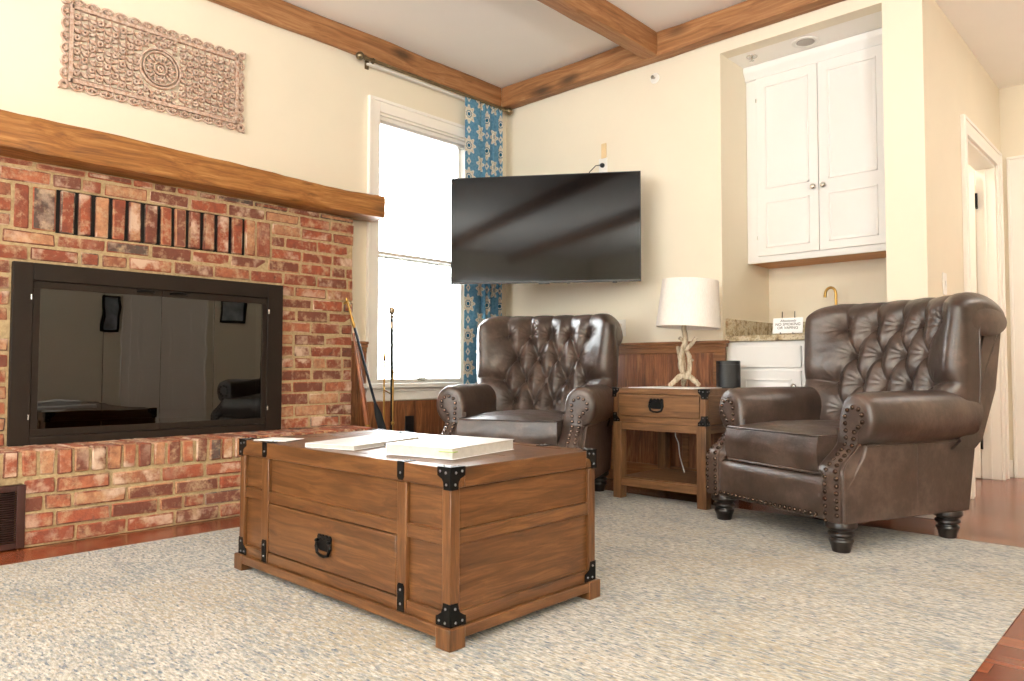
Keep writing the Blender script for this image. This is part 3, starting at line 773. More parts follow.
def curtain(name, label, X, y0, y1, z0, z1):
    m = MB(); rows = []; uvs = []; nu = 160; nv = 60
    W = .62
    for j in range(nv + 1):
        v = j / nv; z = z1 + (z0 - z1) * v; row = []; ul = 0; prev = None
        for i in range(nu + 1):
            u = i / nu
            # first third hangs flatter, the rest in tight folds
            ph = 2 * PI * (u * 1.2 if u < .3 else .36 + (u - .3) * 7.6)
            amp = (.010 + .011 * min(1, u / .3)) * (.65 + .35 * v)
            if v < .05: amp *= .6 + v * 8
            pinch = .0
            yy = y0 + (y1 - y0) * (u ** .82) + .008 * math.sin(v * 5 + u * 9) * v
            yy += math.sin(ph * 2) * .003
            x = X + amp * math.sin(ph) + .004 * math.sin(v * 9 + u * 20) * v
            row.append((x, yy, z)); 
        rows.append(row)
    m.grid(rows)
    o = m.build(name, curtm, ang=180)
    me = o.data; uvl = me.uv_layers.new(name='UVMap')
    nc = nu + 1
    # arc length along the hem for an undistorted print
    base = rows[nv // 2]; acc = [0]
    for i in range(nu): acc.append(acc[-1] + math.hypot(base[i + 1][0] - base[i][0], base[i + 1][1] - base[i][1]))
    for lp in me.loops:
        vi = lp.vertex_index; i = vi % nc; j = vi // nc
        uvl.data[lp.index].uv = (acc[i] + .03, (z0 + (z1 - z0) * (1 - j / nv)))
    s = o.modifiers.new('Solid', 'SOLIDIFY'); s.thickness = .0025
    tag(o, label, 'curtain'); return o
curtain('curtain', 'blue curtain with cream medallion print hanging in the room corner', -3.925, 3.675, 4.075, .02, 2.762)
# ---------------------------------------------------------------- wall fittings
def outlet(name, label, cat, loc, rz, slots=True, plate_mat=None, w_=.072, h_=.116):
    t_ = thing(name, label, cat, loc, rz)
    m = MB(); m.box(-w_ / 2, w_ / 2, -.006, 0, -h_ / 2, h_ / 2); m.build('plate', plate_mat or plast, t_, bevel=.002)
    return t_
t_ = outlet('wall_outlet', 'white wall outlet with a black plug just above the television', 'outlet', (-3.055, YB, 2.185), 0)
m = MB(); m.lathe([(.016, 0), (.017, .012), (.012, .022), (.005, .026)], (0, -.006, .005), 16, M=Matrix.Rotation(R(90), 4, 'X')); m.build('plug', blackp, t_)
o = MB(); o.tube([(-3.055, YB - .03, 2.190), (-3.09, YB - .045, 2.187), (-3.14, YB - .05, 2.15), (-3.17, YB - .05, 2.08), (-3.18, YB - .06, 1.9), (-3.18, YB - .06, 1.72)], .0035, 8)
tag(o.build('power_cord', blackp), 'thin black cord curling from the outlet down behind the television', 'cord')
o = MB(); o.box(-.020, .020, -.012, 0, -.055, .05); ob = o.build('cable_cover', simple('beige_cover', (222, 196, 152), .5), bevel=.002, loc=(-3.046, YB, 2.295)); tag(ob, 'small beige cover plate on the wall above the outlet', 'wall plate')
t_ = thing('wall_outlet', 'white wall outlet with adapter beside the top of the corner armchair', 'outlet', (-2.905, YB, 1.035))
m = MB(); m.box(-.036, .036, -.006, 0, -.058, .058); m.build('plate', plast, t_, bevel=.002)
m = MB(); m.box(-.03, .008, -.04, -.006, -.02, .03); m.build('adapter', plast, t_, bevel=.004)
t_ = thing('sprinkler_head', 'small round sprinkler head high on the wall under the beam', 'sprinkler', (-2.628, YB, 2.70))
m = MB(); m.lathe([(.036, 0), (.034, .006), (.012, .010)], (0, 0, 0), 20, M=Matrix.Rotation(R(90), 4, 'X')); m.build('escutcheon', plast, t_)
m = MB(); m.lathe([(.008, .006), (.008, .03), (.012, .032), (.012, .036)], (0, 0, 0), 12, M=Matrix.Rotation(R(90), 4, 'X')); m.build('nozzle', chromem, t_)
t_ = thing('floor_outlet', 'black outlet on the wainscot boards under the window', 'outlet', (XL + .018, 3.222, .37), R(90))
m = MB(); m.box(-.038, .038, -.006, 0, -.06, .06); m.build('plate', blackp, t_, bevel=.002)
t_ = thing('light_switch', 'white light switch on the cream hall wall behind the right armchair', 'switch', (XP, 4.53, 1.22), R(90))
m = MB(); m.box(-.036, .036, -.006, 0, -.06, .06); m.build('plate', plast, t_, bevel=.002); m = MB(); m.box(-.008, .008, -.012, -.006, -.016, .016); m.build('rocker', plast, t_, bevel=.002)
# niche ceiling fittings
t_ = thing('recessed_light', 'round white recessed light in the niche ceiling', 'ceiling light', (-1.70, 4.40, 2.73))
m = MB()
n = 32; rows = []
for r_, z_ in ((.078, 0), (.078, -.005), (.058, -.006), (.052, .0)): rows.append([(r_ * math.cos(2 * PI * k / n), r_ * math.sin(2 * PI * k / n), z_) for k in range(n + 1)])
m.grid(rows); m.build('trim_ring', plast, t_)
m = MB(); m.lathe([(.052, -.004), (.05, -.001)], (0, 0, 0), 24); m.build('baffle', simple('baffle', (176, 172, 164), .5), t_)
t_ = thing('sprinkler_head', 'small brass sprinkler in the niche ceiling beside the recessed light', 'sprinkler', (-2.03, 4.38, 2.73))
m = MB(); m.lathe([(.006, -.03), (.014, -.028), (.006, -.024), (.006, -.006), (.032, -.005), (.034, 0)], (0, 0, 0), 20); m.build('nozzle', chromem, t_)

# ---------------------------------------------------------------- niche: cabinets, counter, tap, sign
cb = thing('wall_cabinet', 'tall white paneled wall cabinet recessed high in the niche', 'cabinet', ((XN0 + XN1) / 2, 4.70, 1.44))
cx = (XN0 + XN1) / 2; cw2 = (XN1 - XN0) / 2 - .002
m = MB(); m.box(-cw2, cw2, -.15, .17, .012, 1.285); m.box(-cw2, cw2, -.15, -.128, 0, .012); m.build('body', cabm, cb, bevel=.002)
m = MB(); m.box(-cw2 + .004, cw2 - .004, -.126, .17, .002, .011); m.build('underside', cabwood, cb)
m = MB(); m.prism([(-.15, 1.20), (-.163, 1.205), (-.168, 1.225), (-.185, 1.245), (-.19, 1.262), (-.19, 1.287), (-.15, 1.287)], 'x', -cw2, cw2); m.build('crown_moulding', cabm, cb)
def cabdoor(parent, x0, x1, z0, z1, splits, y, knobx=None, knobz=None, hinges=()):
    m = MB(); m.box(x0, x1, y - .019, y, z0, z1)
    for (a, b_) in splits:
        p0, p1 = x0 + .055, x1 - .055
        # recess read as a moulded step plus raised field
        for (q0, q1, q2, q3) in ((p0, p1, a, a + .010), (p0, p1, b_ - .010, b_), (p0, p0 + .010, a, b_), (p1 - .010, p1, a, b_)): m.box(q0, q1, y - .026, y - .018, q2, q3)
        m.add([(p0 + .022, y - .0192, a + .022), (p1 - .022, y - .0192, a + .022), (p1 - .022, y - .0192, b_ - .022), (p0 + .022, y - .0192, b_ - .022), (p0 + .05, y - .0255, a + .05), (p1 - .05, y - .0255, a + .05), (p1 - .05, y - .0255, b_ - .05), (p0 + .05, y - .0255, b_ - .05)],
              [(0, 1, 5, 4), (1, 2, 6, 5), (2, 3, 7, 6), (3, 0, 4, 7), (4, 5, 6, 7)])
    d = m.build('door', cabm, parent, bevel=.0015, ang=20)
    if knobx is not None:
        k = MB(); k.lathe([(.006, 0), (.006, .012), (.014, .016), (.016, .024), (.010, .030), (.001, .031)], (knobx, y - .019, knobz), 18, M=Matrix.Rotation(R(90), 4, 'X')); k.build('knob', chromem, d)
    for (hx, hz) in hinges:
        k = MB(); k.tube([(hx, y - .014, hz - .012), (hx, y - .014, hz + .012)], .0035, 8); k.build('hinge', chromem, d)
S = lambda X: X - cx
cabdoor(cb, S(-2.075), S(-1.685), .04, 1.20, ((.09, .385), (.47, 1.14)), -.15, S(-1.712), .433, ((S(-2.078), .16), (S(-2.078), 1.06)))
cabdoor(cb, S(-1.681), S(-1.29), .04, 1.20, ((.09, .385), (.47, 1.14)), -.15, S(-1.652), .433, ((S(-1.287), .16), (S(-1.287), 1.06)))
bc = thing('sink_cabinet', 'white paneled base cabinet under the granite counter in the niche', 'cabinet', (cx, 4.55, 0))
m = MB(); m.box(-cw2, cw2, -.30, .32, .09, .921); m.box(-cw2, cw2, -.25, .32, 0, .09); m.build('body', cabm, bc, bevel=.002)
for (a, b_) in ((-cw2 + .07, -.004), (.004, cw2 - .07)):
    m = MB(); m.box(a, b_, -.318, -.30, .765, .890); m.box(a + .0, b_, -.321, -.318, .765, .772); m.build('drawer', cabm, bc, bevel=.003)
cabdoor(bc, -cw2 + .07, -.004, .12, .745, ((.17, .695),), -.30, -.04, .655)
cabdoor(bc, .004, cw2 - .07, .12, .745, ((.17, .695),), -.30, .04, .655)
m = MB(); m.box(XN0 + .001, XN1 - .001, 4.215, 4.873, .922, .958)
o = m.build('countertop', gran, bevel=.006); tag(o, 'speckled beige granite countertop in the niche', 'countertop')
m = MB(); m.box(XN0 + .001, XN0 + .022, 4.235, 4.873, .959, 1.068); m.box(XN0 + .023, XN1 - .001, 4.853, 4.873, .959, 1.068)
o = m.build('backsplash', gran, bevel=.003); tag(o, 'low speckled granite backsplash strip along the niche walls', 'backsplash')
t_ = thing('tap', 'curved brass gooseneck tap rising behind the right armchair', 'tap', (-1.650, 4.70, .959))
m = MB(); pts = [(0, 0, .0), (0, 0, .26)] + [(-.032 + .032 * math.cos(a), -.0, .265 + .040 * math.sin(a)) for a in np.linspace(.1, PI * .97, 14)] + [(-.066, 0, .245)]
m.tube(pts, [.0085] * (len(pts) - 2) + [.009, .010], 12); m.build('spout', brassm, t_)
m = MB(); m.lathe([(.026, 0), (.026, .008), (.016, .02), (.012, .04)], (0, 0, 0), 18); m.build('base', brassm, t_)
m = MB(); m.tube([(.012, 0, .03), (.05, 0, .05)], .006, 8); m.build('handle', brassm, t_)
# sign on a small wire easel
sg = thing('no_smoking_sign', 'white no smoking sign on a small wire easel on the granite counter', 'sign', (-1.822, 4.37, .959), R(6))
tilt = Matrix.Rotation(R(-12), 4, 'X')
def sgm(m): m.v = [tuple(tilt @ Vector(p)) for p in m.v]; return m
m = MB(); m.box(-.088, .088, -.003, .003, .012, .108); sgm(m).build('board', paperm, sg, bevel=.001)
def text(body, size, z, font_shear=0, parent=sg, name='lettering'):
    c = bpy.data.curves.new(name, 'FONT'); c.body = body; c.size = size; c.align_x = 'CENTER'; c.extrude = .0004; c.shear = font_shear
    o = bpy.data.objects.new(name, c); COL.objects.link(o); dg = bpy.context.evaluated_depsgraph_get()
    me = bpy.data.meshes.new_from_object(o.evaluated_get(dg)); bpy.data.objects.remove(o)
    me.transform(tilt @ Matrix.Translation((0, -.0036, z)) @ Matrix.Rotation(R(90), 4, 'X')); me.materials.clear(); me.materials.append(blackp)
    o = bpy.data.objects.new(name, me); COL.objects.link(o); o.parent = parent; return o
text('Absolutely', .022, .083, .35); text('NO SMOKING', .0235, .060, .1); text('OR VAPING', .0235, .038, .1)
m = MB()
for s in (-1, 1):
    x = s * .037
    m.tube([(x, -.012, .004), (x, .006, .004), (x, .012, .012), (x, .031, .145)], .0024, 8); m.tube([(x, -.012, .004), (x, -.014, .018)], .0024, 8); m.tube([(x, .028, .12), (x * 1.1, .075, .002)], .002, 8)
m.tube([(-.037, .006, .004), (.037, .006, .004)], .0024, 8)
m.build('easel', blackm, sg)

# ---------------------------------------------------------------- pictures and rug
m = MB(); m.box(-3.34, -.43, -1.6, 3.755, .0005, .0045)
o = m.build('area_rug', rugm, bevel=.004); tag(o, 'large cream and blue flecked woven rug over the wooden floor', 'rug')
o.location = (0, 0, 0)
for (y, z, w_, h_, lb) in ((3.31, 1.44, .20, .46, 'tall dark framed print on the right wall'), (4.91, 1.57, .36, .34, 'wide dark framed print on the right wall past the door')):
    t_ = thing('framed_picture', lb, 'picture', (XR, y, z), R(-90))
    m = MB(); f_ = .03
    for (a, b_, c_, d_) in ((-w_ / 2, w_ / 2, -h_ / 2, -h_ / 2 + f_), (-w_ / 2, w_ / 2, h_ / 2 - f_, h_ / 2), (-w_ / 2, -w_ / 2 + f_, -h_ / 2 + f_, h_ / 2 - f_), (w_ / 2 - f_, w_ / 2, -h_ / 2 + f_, h_ / 2 - f_)): m.box(a, b_, -.025, 0, c_, d_)
    m.build('frame', blackm, t_); m = MB(); m.box(-w_ / 2 + .01, w_ / 2 - .01, -.012, -.002, -h_ / 2 + .01, h_ / 2 - .01); m.build('print', artm, t_)
# ---------------------------------------------------------------- trunk coffee table
ZR = .0045   # top of the rug
tk = thing('trunk_coffee_table', 'large pine trunk coffee table with black iron corners on the rug', 'coffee table', (-2.063, 1.655, ZR))
W2, D2, HB, HT = .588, .320, .4235, .4805       # half width, half depth, lid bottom, lid top (above the rug)
sk0, sk1 = .026, .056
# core carcass (recessed panels)
m = MB(); m.box(-W2 + .014, W2 - .014, -D2 + .014, D2 - .014, .05, HB - .002); m.build('carcass', pine['x'], tk)
# side panels with grain running front to back
for s in (-1, 1):
    for (a, b_) in ((.092, .274), (.314, HB - .001)):
        m = MB(); q = sorted((s * (W2 - .015), s * (W2 - .010))); m.box(q[0], q[1], -D2 + .032, D2 - .032, a, b_); m.build('side_panel', pine['y'], tk, bevel=.001)
for sx in (-1, 1):
    for sy in (-1, 1): each('corner_post', pine['z'], tk, [(sx * W2, sx * (W2 - .034), sy * D2, sy * (D2 - .034), sk1, HB)], .002)
for sy in (-1, 1):
    each('stile', pine['z'], tk, [(a, b_, sy * D2, sy * (D2 - .02), sk1, HB) for (a, b_) in ((-.425, -.378), (.358, .400))], .002)
    for (a, b_) in ((-W2 + .0345, -.4255), (-.3775, .3575), (.4005, W2 - .0345)):
        each('front_rail', pine['x'], tk, [(a, b_, sy * (D2 - .003), sy * (D2 - .02), .270, .308), (a, b_, sy * (D2 - .003), sy * (D2 - .02), sk1, .092)], .002)
for s in (-1, 1):
    each('side_rail', pine['y'], tk, [(s * (W2 - .003), s * (W2 - .02), -D2 + .0345, D2 - .0345, a, b_) for (a, b_) in ((.272, .310), (sk1, .092))], .002)
# front drawer
dw = None
m = MB(); m.box(-.374, .354, -D2 + .001, -D2 + .016, .097, .266); dw = m.build('drawer', pine['x'], tk, bevel=.003)
def bail(parent, x, y, z, s=1.0):
    """iron plate with scalloped top and hanging bail"""
    m = MB(); w = .040 * s
    top = [(-w, -.020 * s)] + [(-w, .016 * s)]
    for k in range(4):
        a = -w + k * w / 2; top += [(a + w * .12, .024 * s), (a + w * .38, .024 * s), (a + w * .5, .017 * s)]
    top += [(w, -.020 * s), (w * .55, -.028 * s), (-w * .55, -.028 * s)]
    m.prism([(x + a, z + b_) for a, b_ in top], 'y', y - .004, y)
    for q in (-1, 1): m.lathe([(.006, 0), (.006, .010), (.003, .013)], (x + q * w * .86, y - .003, z + .004 * s), 10, M=Matrix.Rotation(R(90), 4, 'X'))
    for q in (-.55, 0, .55): m.dome((x + q * w, y - .004, z + .010 * s), (0, -1, 0), .003, seg=6)
    m.build('handle_plate', blackm, parent, bevel=.0008)
    m = MB(); yy = y - .006
    m.tube([(x - w * .86, yy, z + .006 * s), (x - w * 1.0, yy - .002, z - .015 * s), (x - w * .78, yy - .003, z - .036 * s), (x - w * .3, yy - .003, z - .043 * s), (x + w * .3, yy - .003, z - .043 * s), (x + w * .78, yy - .003, z - .036 * s), (x + w * 1.0, yy - .002, z - .015 * s), (x + w * .86, yy, z + .006 * s)], .0050 * s, 8)
    m.build('pull_handle', blackm, parent)
bail(dw, -.014, -D2 + .001, .188)
# skirt and block feet
o_ = .013
for s in (-1, 1):
    each('front_skirt', pine['x'], tk, [(-W2 + .03, W2 - .03, s * (D2 + o_ - .003), s * (D2 - .02), sk0, sk1)], .002)
    each('side_skirt', pine['y'], tk, [(s * (W2 + o_ - .003), s * (W2 - .02), -D2 + .03, D2 - .03, sk0, sk1)], .002)
for sx in (-1, 1):
    for sy in (-1, 1):
        x = sorted((sx * (W2 + o_), sx * (W2 - .045))); y = sorted((sy * (D2 + o_), sy * (D2 - .045)))
        m = MB(); m.box(x[0], x[1], y[0], y[1], 0, sk1 + .002); m.build('foot', pine['z'], tk, bevel=.003)
# lid: rim boards, top boards with thin gaps
e = .003
for s in (-1, 1):
    each('lid_rim', pine['x'], tk, [(-W2 - e, W2 + e, s * (D2 + e), s * (D2 - .05), HB + .002, HT - .0005)], .0025)
    each('lid_end', pine['y'], tk, [(s * (W2 + e), s * (W2 - .10), -D2 + .0505, D2 - .0505, HB + .002, HT)], .0025)
for (a, b_) in ((-D2 + .052, -.003), (-.001, D2 - .052)):
    m = MB(); m.box(-W2 + .102, W2 - .102, a, b_, HB + .004, HT - .001); m.build('top_board', pine['x'], tk, bevel=.002)
# iron work
def stud(m, c, n): m.dome(c, n, .0042, .0035, 6, 1)
def corner_top(sx, sy):
    m = MB(); X, Y = sx * (W2 + e), sy * (D2 + e); th = .0022
    for ax in (0, 1):
        s_, o_2 = (sx, sy) if ax == 0 else (sy, sx)
        # T-shaped plate on each face: wide at the top, narrow below
        poly = [(0, HT + th), (-.052, HT + th), (-.052, HT - .022), (-.044, HT - .026), (-.034, HT - .030), (-.028, HT - .038), (-.026, HB - .002), (0, HB - .002)]
        if ax == 0:
            P = [(X + sx * p if False else X + sx * 0 + sx * p, z) for p, z in poly]; q = sorted((Y, Y + sy * th)); m.prism(P, 'y', q[0], q[1])
            for (p, z) in ((-.040, HT - .010), (-.017, HT - .013), (-.015, HB + .012)): stud(m, (X + sx * p, Y + sy * th, z), (0, sy, 0))
        else:
            P = [(Y + sy * p, z) for p, z in poly]; q = sorted((X, X + sx * th)); m.prism(P, 'x', q[0], q[1])
            for (p, z) in ((-.040, HT - .010), (-.017, HT - .013), (-.015, HB + .012)): stud(m, (X + sx * th, Y + sy * p, z), (sx, 0, 0))
    x = sorted((X + sx * th, X - sx * .05)); y = sorted((Y + sy * th, Y - sy * .05))
    m.prism([(X + sx * th, Y + sy * th), (X - sx * .05, Y + sy * th), (X - sx * .05, Y - sy * .018), (X - sx * .022, Y - sy * .022), (X - sx * .018, Y - sy * .05), (X + sx * th, Y - sy * .05)], 'z', HT, HT + th)
    for (a, b_) in ((.010, .010), (.038, .010), (.010, .038)): stud(m, (X - sx * a, Y - sy * b_, HT + th), (0, 0, 1))
    m.build('corner_bracket', [blackm, studm], tk, smooth=True)
def corner_bot(sx, sy):
    m = MB(); X, Y = sx * W2, sy * D2; th = .0022; z0, z1 = sk1 + .001, .130
    poly = [(0, z0), (-.056, z0), (-.056, z0 + .024), (-.046, z0 + .028), (-.034, z0 + .036), (-.030, z0 + .046), (-.026, z0 + .062), (0, z0 + .062)]
    q = sorted((Y, Y + sy * th)); m.prism([(X + sx * p, z) for p, z in poly], 'y', q[0], q[1])
    q = sorted((X, X + sx * th)); m.prism([(Y + sy * p, z) for p, z in poly], 'x', q[0], q[1])
    for (p, z) in ((-.042, z0 + .013), (-.018, z0 + .011), (-.016, z0 + .048)):
        stud(m, (X + sx * p, Y + sy * th, z), (0, sy, 0)); stud(m, (X + sx * th, Y + sy * p, z), (sx, 0, 0))
    m.build('corner_bracket', [blackm, studm], tk)
for sx in (-1, 1):
    for sy in (-1, 1): corner_top(sx, sy); corner_bot(sx, sy)
for sy in (-1, 1):
    for xc in (-.4015, .379):
        m = MB(); Y = sy * (D2 + e); q = sorted((Y, Y + sy * .0022)); w_ = .015
        m.prism([(xc - w_, HT + .002), (xc - w_, HB + .014), (xc - w_ * .6, HB + .006), (xc + w_ * .6, HB + .006), (xc + w_, HB + .014), (xc + w_, HT + .002)], 'y', q[0], q[1])
        q = sorted((Y + sy * .0022, Y - sy * .042)); m.box(xc - w_, xc + w_, q[0], q[1], HT, HT + .0022)
        stud(m, (xc, Y + sy * .0022, HB + .026), (0, sy, 0)); stud(m, (xc, Y - sy * .012, HT + .002), (0, 0, 1)); stud(m, (xc, Y - sy * .032, HT + .002), (0, 0, 1))
        m.build('lid_strap', [blackm, studm], tk)
        m = MB(); Y = sy * D2; q = sorted((Y, Y + sy * .0022))
        m.prism([(xc - w_, sk1 + .001), (xc - w_, .128), (xc - w_ * .6, .136), (xc + w_ * .6, .136), (xc + w_, .128), (xc + w_, sk1 + .001)], 'y', q[0], q[1])
        for z in (.078, .118): stud(m, (xc, Y + sy * .0022, z), (0, sy, 0))
        m.build('foot_strap', [blackm, studm], tk)
ZT = ZR + HT     # world height of the trunk top

# things lying on the trunk
def book(name, label, cat, c, ang, w, d, h, spine=None, pages=True, group=None, mark=False):
    t_ = thing(name, label, cat, (c[0], c[1], ZT + .0002), R(ang))
    m = MB(); m.box(-w / 2, w / 2, -d / 2, d / 2, 0, .0015); m.box(-w / 2, w / 2, -d / 2, d / 2, h - .0015, h); m.box(-w / 2, -w / 2 + .002, -d / 2, d / 2, 0, h)
    m.build('cover', coverm, t_, bevel=.0006)
    m = MB(); n = max(3, int(h / .0022))
    for k in range(n):
        z0 = .0016 + (h - .0032) * k / n; j = random.uniform(0, .0012); m.box(-w / 2 + .0022, w / 2 - .003 - j, -d / 2 + .003 + j, d / 2 - .003, z0, z0 + (h - .0032) / n * .96)
    m.build('pages', pagem, t_)
    if spine is not None:
        m = MB(); m.box(-w / 2 - .0006, -w / 2 + .012, -d / 2 - .0004, d / 2 + .0004, h * .2, h * .92); m.build('spine_band', spine, t_)
    if mark:
        m = MB(); m.box(w / 2 - .05, w / 2 + .004, -d / 2 - .002, -d / 2 + .02, h * .62, h * .68); m.build('bookmark', greenm, t_)
    return t_
# thick book: near-left edge from (-1.868,1.42) to (-1.666,1.482), then back to (-1.692,1.806)
book('book', 'thick white paperback guide lying nearest the trunk corner', 'book', (-1.765, 1.602), 11, .26, .34, .034, spine=None, mark=True)
book('book', 'thin white booklet lying left of the thick book on the trunk', 'book', (-2.175, 1.56), 16, .21, .38, .015)
m = MB(); m.box(-.07, .07, -.055, .055, 0, .0022); tag(m.build('folded_brochure', paperm, loc=(-2.508, 1.412, ZT + .0026), rot=(0, 0, R(24))), 'small white folded brochure near the left end of the trunk', 'brochure')
rc = thing('remote_control', 'small black remote control between the books on the trunk', 'remote control', (-2.015, 1.60, ZT + .0002), R(70))
m = MB(); m.box(-.06, .06, -.018, .018, 0, .013); m.build('case', blackp, rc, bevel=.004)
m = MB()
for i in range(7):
    for j in (-.009, 0, .009): m.dome((-.045 + i * .013, j, .0129), (0, 0, 1), .003, .0015, 6)
m.build('buttons', simple('rubber_buttons', (90, 90, 92), .6), rc)

# ---------------------------------------------------------------- end table
et = thing('end_table', 'square brown wooden end table with drawer and shelf between the armchairs', 'side table', (-2.24, 3.85, ZR * 0 + .001))
A2, B2 = .298, .268; TT = .642
m = MB(); m.box(-A2 - .003, A2 + .003, -B2 - .003, B2 + .003, TT - .032, TT); m.build('table_top', tab['x'], et, bevel=.002)
m = MB(); m.box(-A2 + .012, A2 - .012, -B2 + .012, B2 - .01, .452, TT - .033); m.build('drawer_case', tab['x'], et)
for s in (-1, 1): each('side_panel', tab['y'], et, [(s * A2, s * (A2 - .012), -B2 + .036, B2 - .036, .45, TT - .033)])
for sx in (-1, 1):
    for sy in (-1, 1): each('case_post', tab['z'], et, [(sx * A2, sx * (A2 - .034), sy * B2, sy * (B2 - .034), .446, TT - .0325)], .0015)
each('lower_rail', tab['x'], et, [(-A2 + .0345, A2 - .0345, -B2 + .001, -B2 + .013, .446, .480)], .0015); each('back_panel', tab['x'], et, [(-A2 + .0345, A2 - .0345, B2 - .013, B2, .446, .60)], .0015)
m = MB(); m.box(-A2 + .038, A2 - .038, -B2 - .001, -B2 + .014, .484, TT - .035); dr = m.build('drawer', tab['x'], et, bevel=.003)
bail(dr, -.004, -B2 - .001, .560, 1.12)
LGW = .054
for sx in (-1, 1):
    for sy in (-1, 1):
        x = sorted((sx * (A2 + .002), sx * (A2 - LGW))); y = sorted((sy * (B2 + .002), sy * (B2 - LGW)))
        m = MB(); m.box(x[0], x[1], y[0], y[1], ZR, .445); m.build('leg', tab['z'], et, bevel=.002)
for s in (-1, 1):
    each('front_rail', tab['x'], et, [(-A2 + LGW, A2 - LGW, s * (B2 - .004), s * (B2 - .03), z0, z1) for (z0, z1) in ((.402, .444), (.078, .122))], .0015)
    each('side_rail', tab['y'], et, [(s * (A2 - .004), s * (A2 - .03), -B2 + LGW, B2 - LGW, z0, z1) for (z0, z1) in ((.402, .444), (.078, .122))], .0015)
m = MB(); m.box(-A2 + .03, A2 - .03, -B2 + .03, B2 - .03, .112, .127); m.build('shelf', tab['x'], et, bevel=.0015)
for sx in (-1, 1):
    for sy in (-1, 1):
        for top in (1, 0):
            m = MB(); th = .0022; ee = .003 if top else .0005
            X, Y = sx * (A2 + ee), sy * (B2 + ee)
            if top: poly = [(0, TT + th), (-.045, TT + th), (-.045, TT - .018), (-.036, TT - .024), (-.027, TT - .034), (-.025, TT - .052), (0, TT - .052)]; st = ((-.034, TT - .009), (-.014, TT - .012), (-.013, TT - .042))
            else: poly = [(0, .446), (-.045, .446), (-.045, .464), (-.036, .470), (-.027, .480), (-.025, .500), (0, .500)]; st = ((-.034, .456), (-.014, .459), (-.013, .489))
            q = sorted((Y, Y + sy * th)); m.prism([(X + sx * p, z) for p, z in poly], 'y', q[0], q[1])
            q = sorted((X, X + sx * th)); m.prism([(Y + sy * p, z) for p, z in poly], 'x', q[0], q[1])
            for (p, z) in st: stud(m, (X + sx * p, Y + sy * th, z), (0, sy, 0)); stud(m, (X + sx * th, Y + sy * p, z), (sx, 0, 0))
            if top: m.box(*sorted((X, X - sx * .04)), *sorted((Y, Y - sy * .04)), TT, TT + th)
            m.build('corner_bracket', [blackm, studm], et)
TZ = TT + .001 + .0003
m = MB(); m.box(-.245, .18, -.17, .17, 0, .004); tag(m.build('placemat', paperm, loc=(-2.22, 3.80, TZ), bevel=.001), 'thin white sheet lying under the lamp on the end table', 'mat')
# lamp
lp = thing('table_lamp', 'white drum shade lamp with pale driftwood branch base on end table', 'lamp', (-2.221, 3.856, TZ + .0045), R(43))
random.seed(5)
def twist(pts, r0, r1, amp=.004, seed=0, n=26):
    P = [Vector(p) for p in pts]; out = []; rs = []
    for i in range(n + 1):
        t_ = i / n * (len(P) - 1); k = min(int(t_), len(P) - 2); f = t_ - k
        a, b_, c_, d_ = P[max(k - 1, 0)], P[k], P[k + 1], P[min(k + 2, len(P) - 1)]
        q = .5 * ((2 * b_) + (c_ - a) * f + (2 * a - 5 * b_ + 4 * c_ - d_) * f * f + (3 * b_ - a - 3 * c_ + d_) * f ** 3)
        q += Vector((noise.noise(Vector((i * .35, seed, 0))), noise.noise(Vector((i * .35, seed, 9))), 0)) * amp
        out.append(q); rs.append((r0 + (r1 - r0) * i / n) * (1 + .22 * noise.noise(Vector((i * .5, seed, 4)))))
    return out, rs
m = MB()
m.tube(*twist([(.0, 0, .055), (-.020, .01, .13), (-.022, 0, .20), (.004, -.006, .27), (-.004, 0, .34), (0, 0, .40)], .019, .014, seed=1), 12)
m.tube(*twist([(.004, -.006, .05), (.026, -.01, .11), (.026, .006, .18), (.004, .01, .25), (.006, .0, .29)], .016, .012, seed=2), 12)
m.tube(*twist([(.0, .01, .05), (.0, .028, .12), (-.006, .02, .20), (0, .004, .26)], .015, .010, seed=3), 12)
for k, (an, ln) in enumerate(((188, .092), (-12, .082), (85, .08))):
    a = R(an); m.tube(*twist([(0, 0, .075), (math.cos(a) * ln * .45, math.sin(a) * ln * .45, .055), (math.cos(a) * ln * .8, math.sin(a) * ln * .8, .026), (math.cos(a) * ln, math.sin(a) * ln, .012)], .019, .012, seed=5 + k), 12)
m.tube(*twist([(.0, 0, .215), (.030, -.012, .245), (.062, -.022, .290)], .015, .011, seed=9, n=12), 10)
m.tube(*twist([(-.020, -.004, .17), (-.038, -.010, .20), (-.044, -.012, .240)], .012, .009, seed=10, n=10), 10)
m.tube(*twist([(-.002, 0, .265), (-.020, -.006, .282), (-.034, -.008, .290)], .012, .009, seed=11, n=8), 10)
m.tube(*twist([(.022, -.006, .14), (.044, -.014, .162)], .011, .008, seed=12, n=6), 10)
bs = m.build('branch_base', branchm, lp, ang=70)
SB, ST, SR0, SR1 = .350, .628, .186, .163
shd = MB(); n = 48; rows = []
for (r_, z_) in ((SR0 - .003, SB + .002), (SR0 - .003, SB), (SR0, SB), (SR0, SB + .006), (SR1, ST - .006), (SR1, ST), (SR1 - .003, ST), (SR1 - .003, ST - .004), (SR0 - .003, SB + .002)):
    rows.append([(r_ * math.cos(2 * PI * k / n), r_ * math.sin(2 * PI * k / n), z_) for k in range(n + 1)])
shd.grid(rows); so = shd.build('lamp_shade', shadem, lp, ang=50, rot=(0, R(3.2), 0))
m = MB(); m.tube([(0, 0, .39), (0, 0, .46)], .014, 12); m.tube([(0, 0, .46), (0, 0, .615)], .003, 8)
for k in range(3):
    a = k * 2 * PI / 3; m.tube([(0, 0, .612), (math.cos(a) * (SR1 - .002), math.sin(a) * (SR1 - .002), .612)], .002, 6)
